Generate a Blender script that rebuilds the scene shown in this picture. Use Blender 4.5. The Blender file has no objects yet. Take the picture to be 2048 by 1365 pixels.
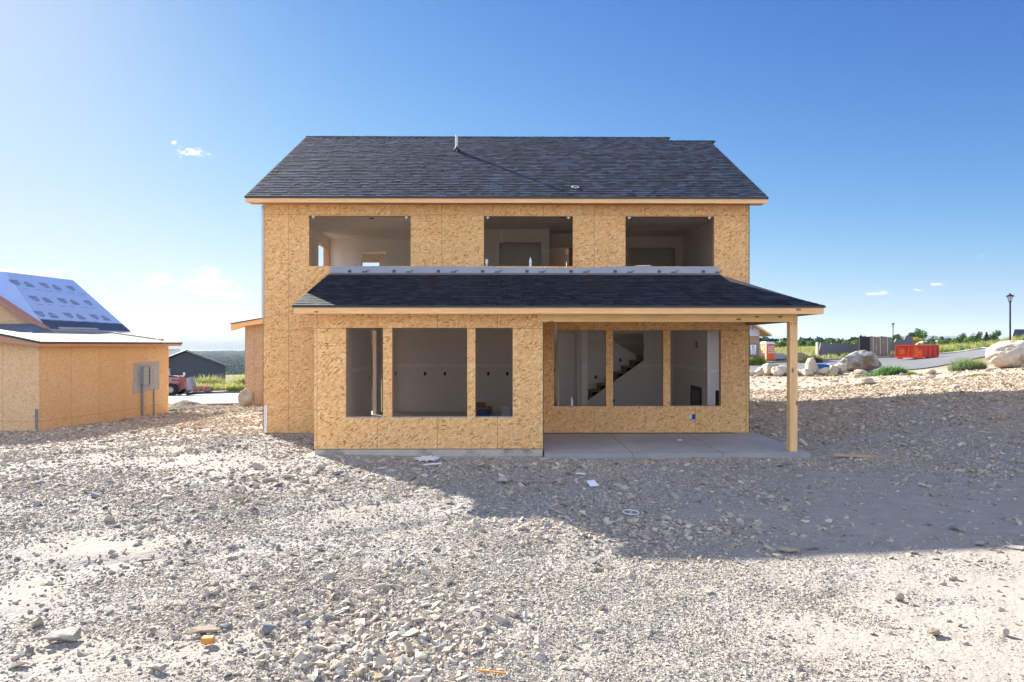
import bpy, bmesh, math, random
import numpy as np
from mathutils import Vector, Matrix
sc = bpy.context.scene
COL = sc.collection
R = math.radians
# ------------------------------------------------------------------ camera
CAMZ = 2.27
F = 1365.0
cam = bpy.data.cameras.new('camera'); cam.lens = 24.0; cam.sensor_width = 36.0
cam.shift_y = 7.5 / 2048; cam.clip_start = 0.1; cam.clip_end = 40000
camo = bpy.data.objects.new('camera', cam); COL.objects.link(camo)
camo.location = (0, 0, CAMZ); camo.rotation_euler = (R(90), 0, 0)
sc.camera = camo
# ------------------------------------------------------------------ sun and sky
SUN_AZ, SUN_EL = R(41.5), R(27.1)          # azimuth to the left of the view direction
SUN_STRENGTH, SKY_STRENGTH, EXPOSURE = 2.5, 0.05, 2.70
HAZE = 4.2e-5
SKY_GAIN = 0.80
FILL_CLOUDS = (4.0, 4.5, 5.7)  # colour of the added, unseen cloud field that serves as fill light
sun = bpy.data.lights.new('sun', 'SUN'); sun.energy = SUN_STRENGTH; sun.angle = R(0.55); sun.color = (1.0, 0.945, 0.85)
suno = bpy.data.objects.new('sun', sun); COL.objects.link(suno)
sd = Vector((math.sin(SUN_AZ) * math.cos(SUN_EL), -math.cos(SUN_AZ) * math.cos(SUN_EL), -math.sin(SUN_EL)))
suno.rotation_euler = sd.to_track_quat('-Z', 'Y').to_euler()
world = bpy.data.worlds.new('World'); sc.world = world; world.use_nodes = True
wt = world.node_tree; wn = wt.nodes; wl = wt.links; wn.clear()
def N(nt, t, **kw):
    n = nt.nodes.new(t)
    for k, v in kw.items(): setattr(n, k, v)
    return n
def M2(nt, op, a, b=None, c=None, clamp=False):
    n = nt.nodes.new('ShaderNodeMath'); n.operation = op; n.use_clamp = clamp
    for i, v in enumerate((a, b, c)):
        if v is None: continue
        if isinstance(v, (int, float)): n.inputs[i].default_value = v
        else: nt.links.new(v, n.inputs[i])
    return n.outputs[0]
def MIX(nt, fac, a, b, mode='MIX'):
    n = nt.nodes.new('ShaderNodeMix'); n.data_type = 'RGBA'; n.blend_type = mode; n.clamp_factor = True
    for s, v in ((n.inputs[0], fac), (n.inputs[6], a), (n.inputs[7], b)):
        if isinstance(v, (int, float)): s.default_value = v
        elif isinstance(v, (tuple, list)): s.default_value = tuple(v) + ((1,) if len(v) == 3 else ())
        else: nt.links.new(v, s)
    return n.outputs[2]
def NOISE(nt, vec, scale, detail=3, rough=0.55, dist=0.0, dims='3D'):
    n = nt.nodes.new('ShaderNodeTexNoise'); n.noise_dimensions = dims
    n.inputs['Scale'].default_value = scale; n.inputs['Detail'].default_value = detail
    n.inputs['Roughness'].default_value = rough; n.inputs['Distortion'].default_value = dist
    if vec is not None: nt.links.new(vec, n.inputs['Vector'])
    return n.outputs[0]
def RAMP(nt, fac, stops):
    n = nt.nodes.new('ShaderNodeValToRGB'); e = n.color_ramp.elements
    while len(e) < len(stops): e.new(0.5)
    for i, (p, c) in enumerate(stops):
        e[i].position = p
        e[i].color = (c, c, c, 1) if isinstance(c, (int, float)) else tuple(c) + (1,)
    nt.links.new(fac, n.inputs[0]); return n.outputs[0]
def SMOOTH(nt, v, lo, hi):
    n = nt.nodes.new('ShaderNodeMapRange'); n.interpolation_type = 'SMOOTHSTEP'
    nt.links.new(v, n.inputs[0]); n.inputs[1].default_value = lo; n.inputs[2].default_value = hi
    return n.outputs[0]
sky = N(wt, 'ShaderNodeTexSky', sky_type='NISHITA'); sky.sun_disc = False
sky.sun_elevation = SUN_EL; sky.sun_rotation = -SUN_AZ; sky.altitude = 1400; sky.air_density = 1.0; sky.dust_density = 0.5; sky.ozone_density = 4.0
tc = N(wt, 'ShaderNodeTexCoord'); sep = N(wt, 'ShaderNodeSeparateXYZ'); wl.new(tc.outputs['Generated'], sep.inputs[0])
yy = M2(wt, 'MAXIMUM', sep.outputs[1], 0.02)
u = M2(wt, 'DIVIDE', sep.outputs[0], yy); v = M2(wt, 'DIVIDE', sep.outputs[2], yy)
cmb = N(wt, 'ShaderNodeCombineXYZ'); wl.new(M2(wt, 'MULTIPLY', u, 1.0), cmb.inputs[0]); wl.new(M2(wt, 'MULTIPLY', v, 1.7), cmb.inputs[1])
n1 = NOISE(wt, cmb.outputs[0], 24.0, 9, 0.62, 0.3)
n2 = NOISE(wt, cmb.outputs[0], 5.0, 2, 0.5)
# cloud banks as directions (tangent of azimuth, tangent of elevation, half sizes, weight)
clouds = [(-0.475, 0.090, 0.10, 0.015, 1.0), (-0.44, 0.106, 0.045, 0.012, .95), (-0.42, 0.074, 0.08, 0.009, .75), (-0.56, 0.086, 0.045, 0.007, .62), (-0.72, 0.103, 0.07, 0.008, .9),
          (-0.467, 0.280, 0.022, 0.012, .75), (-0.495, 0.296, 0.006, 0.004, .8), (0.533, 0.0755, 0.022, 0.004, .95), (0.593, 0.080, 0.012, 0.003, .85), (0.62, 0.088, 0.012, 0.0035, .9),
          (0.69, 0.129, 0.016, 0.005, .6), (0.365, 0.117, 0.014, 0.004, .6), (0.51, 0.005, 0.5, 0.004, .0)]
acc = None
for (cu, cv, ru, rv, w) in clouds:
    du = M2(wt, 'DIVIDE', M2(wt, 'SUBTRACT', u, cu), ru); dv = M2(wt, 'DIVIDE', M2(wt, 'SUBTRACT', v, cv), rv)
    rr = M2(wt, 'ADD', M2(wt, 'MULTIPLY', du, du), M2(wt, 'MULTIPLY', dv, dv))
    g = M2(wt, 'MULTIPLY', M2(wt, 'EXPONENT', M2(wt, 'MULTIPLY', rr, -0.8)), w)
    acc = g if acc is None else M2(wt, 'MAXIMUM', acc, g)
n1f = NOISE(wt, cmb.outputs[0], 110.0, 6, 0.6, 0.4)
dens = M2(wt, 'ADD', M2(wt, 'MULTIPLY', acc, 0.72), M2(wt, 'ADD', M2(wt, 'MULTIPLY', n1, 1.5), M2(wt, 'SUBTRACT', M2(wt, 'MULTIPLY', n1f, 0.9), 1.58)))
cf = SMOOTH(wt, dens, 0.0, 0.24)
cshade = SMOOTH(wt, M2(wt, 'ADD', n2, M2(wt, 'MULTIPLY', n1, 0.6)), 0.55, 0.95)
ss_ = N(wt, 'ShaderNodeSeparateColor'); wl.new(sky.outputs[0], ss_.inputs[0]); cs_ = N(wt, 'ShaderNodeCombineColor')
for i_, (t_, A_, s_, p_) in enumerate(((0.66, .150, .128, 1.85), (0.78, .170, .165, 1.6), (0.95, .188, .175, 1.4))):      # soft roll-off of the bright sky near the sun
    e_ = M2(wt, 'POWER', M2(wt, 'MULTIPLY', ss_.outputs[i_], 0.05 * t_ / s_), p_)
    wl.new(M2(wt, 'MULTIPLY', M2(wt, 'SUBTRACT', 1.0, M2(wt, 'EXPONENT', M2(wt, 'MULTIPLY', e_, -1.0))), A_ * SKY_GAIN / 0.05), cs_.inputs[i_])
skyc = cs_.outputs[0]
ccol = MIX(wt, cshade, (2.3, 2.55, 2.9), (3.5, 3.5, 3.55))
out = MIX(wt, M2(wt, 'MULTIPLY', cf, 0.92), skyc, ccol)
# added bright cloud field behind the camera, unseen, to fill the shaded side
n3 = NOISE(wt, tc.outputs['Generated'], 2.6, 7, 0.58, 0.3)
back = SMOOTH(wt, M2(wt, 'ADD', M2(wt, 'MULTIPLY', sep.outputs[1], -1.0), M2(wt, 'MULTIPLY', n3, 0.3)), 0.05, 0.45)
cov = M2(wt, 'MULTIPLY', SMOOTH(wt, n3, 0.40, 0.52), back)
out = MIX(wt, cov, out, FILL_CLOUDS)
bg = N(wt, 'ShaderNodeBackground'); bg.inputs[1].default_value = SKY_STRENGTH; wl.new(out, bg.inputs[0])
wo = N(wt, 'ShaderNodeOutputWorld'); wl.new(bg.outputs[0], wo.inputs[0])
sc.view_settings.view_transform = 'Standard'; sc.view_settings.look = 'None'
sc.view_settings.exposure = EXPOSURE; sc.view_settings.gamma = 1.0
sc.render.engine = 'CYCLES'
sc.cycles.use_denoising = True
sc.cycles.max_bounces = 8; sc.cycles.diffuse_bounces = 6; sc.cycles.transparent_max_bounces = 12
sc.cycles.sample_clamp_indirect = 8.0

# ------------------------------------------------------------------ helpers
rng = random.Random(7); nr = np.random.RandomState(11)
def px(x, Y): return (x - 1024.0) / F * Y
def pz(y, Y): return CAMZ - (y - 690.0) / F * Y
def thing(name, label, cat, loc=(0, 0, 0), rotz=0.0, group=None):
    o = bpy.data.objects.new(name, None); COL.objects.link(o)
    o.empty_display_size = 0.2; o.location = loc; o.rotation_euler = (0, 0, rotz)
    o['label'] = label; o['category'] = cat
    if group: o['group'] = group
    return o
def tag(o, label=None, cat=None, group=None, kind=None):
    if label: o['label'] = label
    if cat: o['category'] = cat
    if group: o['group'] = group
    if kind: o['kind'] = kind
    return o
class MB:
    def __init__(s): s.v = []; s.f = []; s.m = []; s.c = []; s.hasc = False
    def face(s, pts, m=0, c=None):
        b = len(s.v); s.v.extend([tuple(p) for p in pts]); s.f.append(tuple(range(b, b + len(pts)))); s.m.append(m)
        s.c.append(c if c is not None else (1, 1, 1)); s.hasc |= c is not None
        return s
    def box(s, x0, x1, y0, y1, z0, z1, m=0, c=None, T=None):
        P = [(x0, y0, z0), (x1, y0, z0), (x1, y1, z0), (x0, y1, z0), (x0, y0, z1), (x1, y0, z1), (x1, y1, z1), (x0, y1, z1)]
        if T is not None: P = [tuple(T @ Vector(p)) for p in P]
        b = len(s.v); s.v.extend(P)
        for q in ((0, 3, 2, 1), (4, 5, 6, 7), (0, 1, 5, 4), (1, 2, 6, 5), (2, 3, 7, 6), (3, 0, 4, 7)):
            s.f.append(tuple(b + i for i in q)); s.m.append(m); s.c.append(c if c is not None else (1, 1, 1))
        s.hasc |= c is not None
        return s
    def hexa(s, P, m=0):
        b = len(s.v); s.v.extend([tuple(p) for p in P])
        for q in ((0, 3, 2, 1), (4, 5, 6, 7), (0, 1, 5, 4), (1, 2, 6, 5), (2, 3, 7, 6), (3, 0, 4, 7)):
            s.f.append(tuple(b + i for i in q)); s.m.append(m); s.c.append((1, 1, 1))
        return s
    def prism(s, poly, off, m=0):
        """polygon (list of 3D points) extruded by vector off"""
        n = len(poly); b = len(s.v); s.v.extend([tuple(p) for p in poly]); s.v.extend([tuple(Vector(p) + Vector(off)) for p in poly])
        s.f.append(tuple(range(b, b + n))); s.f.append(tuple(range(b + 2 * n - 1, b + n - 1, -1)))
        for i in range(n):
            j = (i + 1) % n; s.f.append((b + i, b + n + i, b + n + j, b + j))
        s.m.extend([m] * (n + 2)); s.c.extend([(1, 1, 1)] * (n + 2)); return s
    def tube(s, p0, p1, r0, r1=None, n=10, m=0, cap=True):
        r1 = r0 if r1 is None else r1
        a = Vector(p0); d = Vector(p1) - a; q = d.to_track_quat('Z', 'Y'); L = d.length
        b = len(s.v)
        for k, (z, r) in enumerate(((0, r0), (L, r1))):
            for i in range(n):
                t = 2 * math.pi * i / n
                s.v.append(tuple(a + q @ Vector((r * math.cos(t), r * math.sin(t), z))))
        for i in range(n):
            j = (i + 1) % n; s.f.append((b + i, b + j, b + n + j, b + n + i)); s.m.append(m); s.c.append((1, 1, 1))
        if cap:
            s.f.append(tuple(range(b + n - 1, b - 1, -1))); s.f.append(tuple(range(b + n, b + 2 * n))); s.m.extend([m, m]); s.c.extend([(1, 1, 1)] * 2)
        return s
    def lathe(s, prof, c=(0, 0, 0), n=16, m=0):
        b = len(s.v)
        for (r, z) in prof:
            for i in range(n):
                t = 2 * math.pi * i / n; s.v.append((c[0] + r * math.cos(t), c[1] + r * math.sin(t), c[2] + z))
        for k in range(len(prof) - 1):
            for i in range(n):
                j = (i + 1) % n
                s.f.append((b + k * n + i, b + k * n + j, b + (k + 1) * n + j, b + (k + 1) * n + i)); s.m.append(m); s.c.append((1, 1, 1))
        return s
    def build(s, name, mats, parent=None, smooth=False, bevel=0.0):
        me = bpy.data.meshes.new(name); me.from_pydata(s.v, [], s.f)
        mats = mats if isinstance(mats, (list, tuple)) else [mats]
        for mt in mats: me.materials.append(mt)
        me.polygons.foreach_set('material_index', np.array(s.m, dtype=np.int32))
        if smooth: me.polygons.foreach_set('use_smooth', np.ones(len(s.f), dtype=bool))
        if s.hasc:
            at = me.color_attributes.new('Col', 'FLOAT_COLOR', 'CORNER')
            arr = np.ones((len(me.loops), 4), dtype=np.float32)
            tot = np.array([len(f) for f in s.f]); arr[:, :3] = np.repeat(np.array(s.c, dtype=np.float32), tot, axis=0)
            at.data.foreach_set('color', arr.ravel())
        me.update()
        o = bpy.data.objects.new(name, me); COL.objects.link(o)
        if parent is not None: o.parent = parent
        if bevel > 0:
            bm = bmesh.new(); bm.from_mesh(me); bmesh.ops.remove_doubles(bm, verts=bm.verts, dist=1e-5)
            bmesh.ops.bevel(bm, geom=list(bm.edges), offset=bevel, segments=1, affect='EDGES'); bm.to_mesh(me); bm.free()
        return o
def np_obj(name, V, T, mat, cols=None, parent=None, smooth=False):
    """fast mesh from arrays: V (n,3), T (m,k) faces of k corners"""
    me = bpy.data.meshes.new(name); k = T.shape[1]
    me.vertices.add(len(V)); me.vertices.foreach_set('co', V.astype(np.float32).ravel())
    me.loops.add(T.size); me.loops.foreach_set('vertex_index', T.astype(np.int32).ravel())
    me.polygons.add(len(T)); me.polygons.foreach_set('loop_start', np.arange(0, T.size, k, dtype=np.int32))
    if smooth: me.polygons.foreach_set('use_smooth', np.ones(len(T), dtype=bool))
    else: me.polygons.foreach_set('use_smooth', np.zeros(len(T), dtype=bool))
    me.update(calc_edges=True)
    if cols is not None:
        at = me.color_attributes.new('Col', 'FLOAT_COLOR', 'POINT')
        a = np.ones((len(V), 4), dtype=np.float32); a[:, :cols.shape[1]] = cols; at.data.foreach_set('color', a.ravel())
    me.materials.append(mat)
    o = bpy.data.objects.new(name, me); COL.objects.link(o)
    if parent is not None: o.parent = parent
    return o

# ------------------------------------------------------------------ materials
def newmat(name, rough=0.8, spec=0.3, metal=0.0):
    m = bpy.data.materials.new(name); m.use_nodes = True; nt = m.node_tree
    b = nt.nodes['Principled BSDF']; b.inputs['Roughness'].default_value = rough; b.inputs['Metallic'].default_value = metal
    b.inputs['Specular IOR Level'].default_value = spec
    return m, nt, b
def objco(nt):
    return N(nt, 'ShaderNodeTexCoord').outputs['Object']
def bump(nt, b, h, strength=0.5, dist=0.01):
    n = N(nt, 'ShaderNodeBump'); n.inputs['Strength'].default_value = strength; n.inputs['Distance'].default_value = dist
    nt.links.new(h, n.inputs['Height']); nt.links.new(n.outputs[0], b.inputs['Normal'])
def flat(name, col, rough=0.7, spec=0.3, metal=0.0, var=0.18, scale=6.0, bmp=0.0, grime=None):
    m, nt, b = newmat(name, rough, spec, metal); co = objco(nt)
    n = NOISE(nt, co, scale, 5, 0.6)
    c = MIX(nt, n, tuple(x * (1 - var) for x in col), tuple(min(1, x * (1 + var)) for x in col))
    if grime:
        g = SMOOTH(nt, NOISE(nt, co, scale * 0.35, 6, 0.7), 0.48, 0.68); c = MIX(nt, g, c, grime)
    nt.links.new(c, b.inputs['Base Color'])
    if bmp: bump(nt, b, NOISE(nt, co, scale * 4, 4, 0.6), 0.5, bmp)
    return m
def osb(name, pw=1.22, off=0.0, zl=(), seam=True, tone=1.0, studs=True, pale=0.0, tint=None):
    m, nt, b = newmat(name, 0.75, 0.25); co = objco(nt); L = nt.links
    s = N(nt, 'ShaderNodeSeparateXYZ'); L.new(co, s.inputs[0])
    uu = M2(nt, 'ADD', s.outputs[0], s.outputs[1]); zz = s.outputs[2]
    pan = M2(nt, 'FLOOR', M2(nt, 'DIVIDE', M2(nt, 'SUBTRACT', uu, off), pw))
    cc = N(nt, 'ShaderNodeCombineXYZ'); L.new(M2(nt, 'ADD', uu, M2(nt, 'MULTIPLY', pan, 3.7)), cc.inputs[0]); L.new(zz, cc.inputs[1])
    tone_v = None; hue_v = None
    layers = [(0.25, 13.0, 46.0), (-0.5, 14.0, 52.0), (1.1, 14.0, 50.0), (-1.2, 14.0, 54.0), (0.0, 12.0, 44.0), (0.7, 15.0, 56.0)]
    val = None; hgt = None
    for i, (rot, sx, sz) in enumerate(layers):
        mp = N(nt, 'ShaderNodeMapping'); mp.vector_type = 'TEXTURE'
        mp.inputs['Rotation'].default_value = (0, 0, rot); mp.inputs['Scale'].default_value = (1 / sx, 1 / sz, 1)
        mp.inputs['Location'].default_value = (i * 3.1, i * 1.7, 0); L.new(cc.outputs[0], mp.inputs[0])
        vo = N(nt, 'ShaderNodeTexVoronoi', voronoi_dimensions='2D'); vo.inputs['Scale'].default_value = 1.0; L.new(mp.outputs[0], vo.inputs['Vector'])
        sp = N(nt, 'ShaderNodeSeparateColor'); L.new(vo.outputs['Color'], sp.inputs[0])
        if val is None: val = sp.outputs[0]; hue = sp.outputs[2]
        else:
            k = M2(nt, 'GREATER_THAN', sp.outputs[1], 0.62)
            mx = N(nt, 'ShaderNodeMix'); L.new(k, mx.inputs[0]); L.new(val, mx.inputs[2]); L.new(sp.outputs[0], mx.inputs[3]); val = mx.outputs[0]
            mh = N(nt, 'ShaderNodeMix'); L.new(k, mh.inputs[0]); L.new(hue, mh.inputs[2]); L.new(sp.outputs[2], mh.inputs[3]); hue = mh.outputs[0]
    t = tone
    c = RAMP(nt, val, [(0.0, (0.26 * t, 0.11 * t, 0.04 * t)), (0.07, (0.46 * t, 0.22 * t, 0.085 * t)), (0.16, (0.66 * t, 0.37 * t, 0.15 * t)), (0.45, (0.78 * t, 0.465 * t, 0.195 * t)), (0.80, (0.84 * t, 0.54 * t, 0.25 * t)), (0.94, (0.90 * t, 0.66 * t, 0.38 * t)), (1.0, (0.90 * t, 0.68 * t, 0.42 * t))])
    if pale: c = MIX(nt, pale, c, (0.66 * t, 0.50 * t, 0.34 * t))
    c = MIX(nt, M2(nt, 'MULTIPLY', hue, 0.25), c, (0.76 * t, 0.40 * t, 0.14 * t))
    big = NOISE(nt, co, 1.3, 3, 0.5); c = MIX(nt, M2(nt, 'MULTIPLY', SMOOTH(nt, big, 0.35, 0.75), 0.25), c, (0.62 * t, 0.36 * t, 0.15 * t))
    wnz = N(nt, 'ShaderNodeTexWhiteNoise', noise_dimensions='1D'); L.new(pan, wnz.inputs['W'])
    c = MIX(nt, M2(nt, 'MULTIPLY', wnz.outputs[0], 0.16), c, (0.58 * t, 0.33 * t, 0.14 * t))
    if seam:
        fr = M2(nt, 'ABSOLUTE', M2(nt, 'SUBTRACT', M2(nt, 'FRACT', M2(nt, 'DIVIDE', M2(nt, 'SUBTRACT', uu, off), pw)), 0.5))
        sm = M2(nt, 'GREATER_THAN', fr, 0.5 - 0.0042 / pw)
        for z in zl:
            sm = M2(nt, 'MAXIMUM', sm, M2(nt, 'LESS_THAN', M2(nt, 'ABSOLUTE', M2(nt, 'SUBTRACT', zz, z)), 0.004))
        c = MIX(nt, M2(nt, 'MULTIPLY', sm, 0.75), c, (0.10, 0.085, 0.04))
    if studs:                       # chalk / nail lines at the stud spacing
        fs = M2(nt, 'ABSOLUTE', M2(nt, 'SUBTRACT', M2(nt, 'FRACT', M2(nt, 'DIVIDE', M2(nt, 'SUBTRACT', uu, off), pw / 3)), 0.5))
        fz = M2(nt, 'FRACT', M2(nt, 'MULTIPLY', zz, 5.0))
        sl = M2(nt, 'MULTIPLY', M2(nt, 'GREATER_THAN', fs, 0.5 - 0.011), M2(nt, 'LESS_THAN', fz, 0.35))
        c = MIX(nt, M2(nt, 'MULTIPLY', sl, 0.35), c, (0.22, 0.12, 0.06))
    if tint: c = MIX(nt, 1.0, c, tint, 'MULTIPLY')
    L.new(c, b.inputs['Base Color']); bump(nt, b, val, 0.35, 0.004)
    return m
def wood(name, base, axis=0, sc_=1.0, knots=True, spec=0.3):
    m, nt, b = newmat(name, 0.6, spec); co = objco(nt); L = nt.links
    mp = N(nt, 'ShaderNodeMapping'); s3 = [14.0, 14.0, 14.0]; s3[axis] = 0.7; mp.inputs['Scale'].default_value = tuple(x * sc_ for x in s3); L.new(co, mp.inputs[0])
    n = NOISE(nt, mp.outputs[0], 3.0, 5, 0.6, 0.6)
    c = MIX(nt, SMOOTH(nt, n, 0.3, 0.72), tuple(x * 0.82 for x in base), tuple(min(1, x * 1.12) for x in base))
    w = NOISE(nt, co, 0.8, 2, 0.5); c = MIX(nt, M2(nt, 'MULTIPLY', w, 0.35), c, tuple(x * f for x, f in zip(base, (1.0, 0.78, 0.6))))
    if knots:
        mp2 = N(nt, 'ShaderNodeMapping'); k3 = [5.0, 5.0, 5.0]; k3[axis] = 2.2; mp2.inputs['Scale'].default_value = tuple(k3); L.new(co, mp2.inputs[0])
        vo = N(nt, 'ShaderNodeTexVoronoi'); vo.inputs['Scale'].default_value = 1.0; L.new(mp2.outputs[0], vo.inputs['Vector'])
        k = M2(nt, 'LESS_THAN', vo.outputs['Distance'], 0.12); c = MIX(nt, M2(nt, 'MULTIPLY', k, 0.75), c, (0.16, 0.07, 0.03))
    L.new(c, b.inputs['Base Color']); bump(nt, b, n, 0.2, 0.002); return m
def attr_mat(name, rough=0.85, spec=0.25, scale=30.0, var=0.35, bmp=0.004):
    m, nt, b = newmat(name, rough, spec); co = objco(nt)
    a = N(nt, 'ShaderNodeAttribute'); a.attribute_name = 'Col'
    n = NOISE(nt, co, scale, 5, 0.65)
    c = MIX(nt, 1.0, a.outputs['Color'], RAMP(nt, n, [(0.25, 1 - var), (0.75, 1 + var * 0.6)]), 'MULTIPLY')
    nt.links.new(c, b.inputs['Base Color'])
    if bmp: bump(nt, b, n, 0.6, bmp)
    return m
OSB_MAIN = osb('osb_main', tint=(1.04, 1.01, .97), off=-5.955 + 0.61, zl=(2.62, 5.385))
OSB_BUMP = osb('osb_bump', tint=(1.05, 1.03, .99), pw=1.22, off=-4.04 - 0.0, zl=(2.60,), tone=1.03)
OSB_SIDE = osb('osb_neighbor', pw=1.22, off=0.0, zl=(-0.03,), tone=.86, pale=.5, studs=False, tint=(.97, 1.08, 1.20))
OSB_PLAIN = osb('osb_plain', seam=False, studs=False)
WOOD_F = wood('fascia_wood', (0.88, 0.55, 0.26), 0)
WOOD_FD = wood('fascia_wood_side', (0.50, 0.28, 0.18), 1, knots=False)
WOOD_B = wood('beam_wood', (0.90, 0.61, 0.26), 0)
WOOD_P = wood('post_wood', (0.86, 0.55, 0.26), 2, sc_=0.6, knots=True)
WOOD_S = wood('stair_wood', (0.22, 0.12, 0.07), 0, knots=False)
WOOD_J = wood('jamb_wood', (0.60, 0.34, 0.20), 2, knots=False)
SHINGLE = attr_mat('shingle_asphalt', 0.85, 0.3, 160.0, 0.4, 0.0015)
DRYWALL = flat('drywall', (0.78, 0.71, 0.64), 0.9, 0.1, var=0.06, scale=1.2)
DRYWHITE = flat('drywall_white', (0.93, 0.89, 0.84), 0.9, 0.1, var=0.05, scale=1.2)
MUD = flat('joint_compound', (0.86, 0.80, 0.71), 0.9, 0.1, var=0.10, scale=5)
MUDW = flat('joint_compound_white', (0.90, 0.88, 0.85), 0.9, 0.1, var=0.05, scale=5)
SUBFLOOR = flat('subfloor', (0.32, 0.25, 0.17), 0.85, 0.2, var=0.25, scale=5)
CONC = flat('patio_concrete', (0.34, 0.335, 0.33), 0.75, 0.3, var=0.22, scale=1.6, bmp=0.002, grime=(0.42, 0.40, 0.38))
CONCF = flat('footing_concrete', (0.50, 0.45, 0.38), 0.9, 0.2, var=0.25, scale=4, bmp=0.004, grime=(0.26, 0.23, 0.20))
BLACK = flat('black_plastic', (0.012, 0.012, 0.014), 0.5, 0.4, var=0.2)
DRIP = flat('drip_edge_metal', (0.03, 0.032, 0.037), 0.4, 0.5, var=0.15)
MEMB = flat('grey_membrane', (0.31, 0.335, 0.39), 0.55, 0.4, var=0.14, scale=3, bmp=0.004)
FLASH = flat('roof_flashing_metal', (0.16, 0.15, 0.15), 0.5, 0.5, var=0.2, scale=4)
GREEN = flat('osb_edge_green', (0.03, 0.12, 0.06), 0.7, 0.3)
WHITEP = flat('white_plastic', (0.78, 0.78, 0.78), 0.5, 0.4, var=0.05)
GALV = flat('galvanised_metal', (0.55, 0.57, 0.60), 0.4, 0.5, 0.6, var=0.1)
GREYP = flat('grey_paint', (0.26, 0.30, 0.35), 0.5, 0.4, var=0.1)
PAPER = flat('white_paper', (0.80, 0.80, 0.82), 0.8, 0.2, var=0.05)
DARKG = flat('dark_void', (0.03, 0.028, 0.027), 0.9, 0.1)

# ------------------------------------------------------------------ terrain
ctrl = [(-60, -30, -.6), (0, -30, .2), (60, -30, 1.2), (-25, 0, -.5), (-12, 0, -.1), (0, 0, 0.0), (6, 0, .05), (14, 0, .5), (30, 0, 1.6),
        (-4, 4.5, 0), (0, 4.5, 0), (4, 4.5, .0), (-8, 8, -.02), (-4, 8, .0), (0, 8.4, 0), (1.4, 7.2, -.11), (2.8, 7.2, -.10), (4.6, 7.6, -.03), (4, 9, 0), (7.5, 8.5, .02), (12, 8, .55),
        (-10, 12, -.05), (-5.5, 12, .03), (-1, 12, .0), (4, 12, .0), (7, 12, .02), (10.2, 12.5, .30), (14, 13, 1.2), (20, 12, 1.5),
        (-4, 13.8, .04), (0.6, 13.8, -.02), (6, 13.6, -.02), (-6, 16.3, .12), (6.3, 16.4, .06), (8, 16.5, .16), (10.5, 16, .55), (12.3, 19, 1.02), (13, 17.2, 1.25),
        (-14.1, 20.3, -.29), (-20, 20, -.33), (-13.3, 26.5, -.38), (-9.5, 22, -.12), (-10.4, 26.5, -.06), (-14.2, 31, -.70), (-11, 31.5, -.52), (-8, 22, -.02),
        (7, 22, .24), (9, 26, .32), (16.5, 22, 1.28), (20, 28, 1.2), (22, 16, 1.5), (13, 32, .45), (15, 40, .42), (18, 40, .40), (22, 43, .52), (21, 35, .75), (26.5, 35.5, 1.12), (30, 36, 1.45), (36, 34, 1.9),
        (-18, 40, -1.15), (-10, 40, -.9), (0, 40, -.2), (-25, 55, -2.1), (-15, 55, -1.9), (0, 60, -1.2), (-33, 72, -3.0), (-22, 72, -3.0), (-44, 60, -2.4), (-42, 90, -3.25), (-20, 90, -3.2), (-70, 90, -3.6), (-70, 40, -2), (0, 90, -1.2),
        (16, 46, .32), (24, 45, .46), (28, 46, .66), (33, 48, 1.36), (36, 48, 1.85), (25, 72, .11), (34, 75, .50), (41, 78, .67), (48, 80, .98), (50, 78, 1.24), (50.2, 72, 1.9), (49.5, 66, 2.37), (64, 60, 3.0), (62, 80, 2.6), (60, 100, 1.7), (30, 100, .3), (52, 100, 1.2), (41.6, 70, .70), (34, 60, .60), (38.5, 60, 1.04), (41, 60, 1.6), (45.5, 70, 1.1), (90, 100, 3.0), (90, 40, 3.5)]
CP = np.array(ctrl, dtype=float)
def tps(r2): return 0.5 * r2 * np.log(r2 + 1e-9)
def _fit():
    n = len(CP); d2 = ((CP[:, None, :2] - CP[None, :, :2]) ** 2).sum(-1); K = tps(d2) + np.eye(n) * 2.0
    Pm = np.c_[np.ones(n), CP[:, :2]]; A = np.zeros((n + 3, n + 3)); A[:n, :n] = K; A[:n, n:] = Pm; A[n:, :n] = Pm.T
    return np.linalg.solve(A, np.r_[CP[:, 2], 0, 0, 0])
CW = _fit()
def sst(x, a, b):
    t = np.clip((x - a) / (b - a), 0, 1); return t * t * (3 - 2 * t)
def hz(X, Y):
    X = np.atleast_1d(np.asarray(X, float)); Y = np.atleast_1d(np.asarray(Y, float)); n = len(CP); z = np.zeros(len(X))
    Xc = np.clip(X, -75, 95); Yc = np.clip(Y, -30, 102)
    for i in range(0, len(X), 20000):
        q = np.stack([Xc[i:i + 20000], Yc[i:i + 20000]], 1); d2 = ((q[:, None, :] - CP[None, :, :2]) ** 2).sum(-1)
        z[i:i + 20000] = tps(d2) @ CW[:n] + CW[n] + q @ CW[n + 1:]
    r = np.hypot(X, Y); a = X / np.maximum(r, 1e-6); fwd = sst(Y, -50, 80)
    left = 1 - sst(a, -0.12, 0.12)
    zl = -3.3 - 57 * sst(r, 95, 900); zr = 1.0 - 10 * sst(r, 160, 900) - 50 * sst(r, 900, 3000)
    zfar = left * zl + (1 - left) * zr; zfar = zfar * fwd + (1 - fwd) * 0.0
    k = sst(r, 85, 130)
    return z * (1 - k) + zfar * k
def h1(x, y): return float(hd([x], [y])[0])
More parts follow.
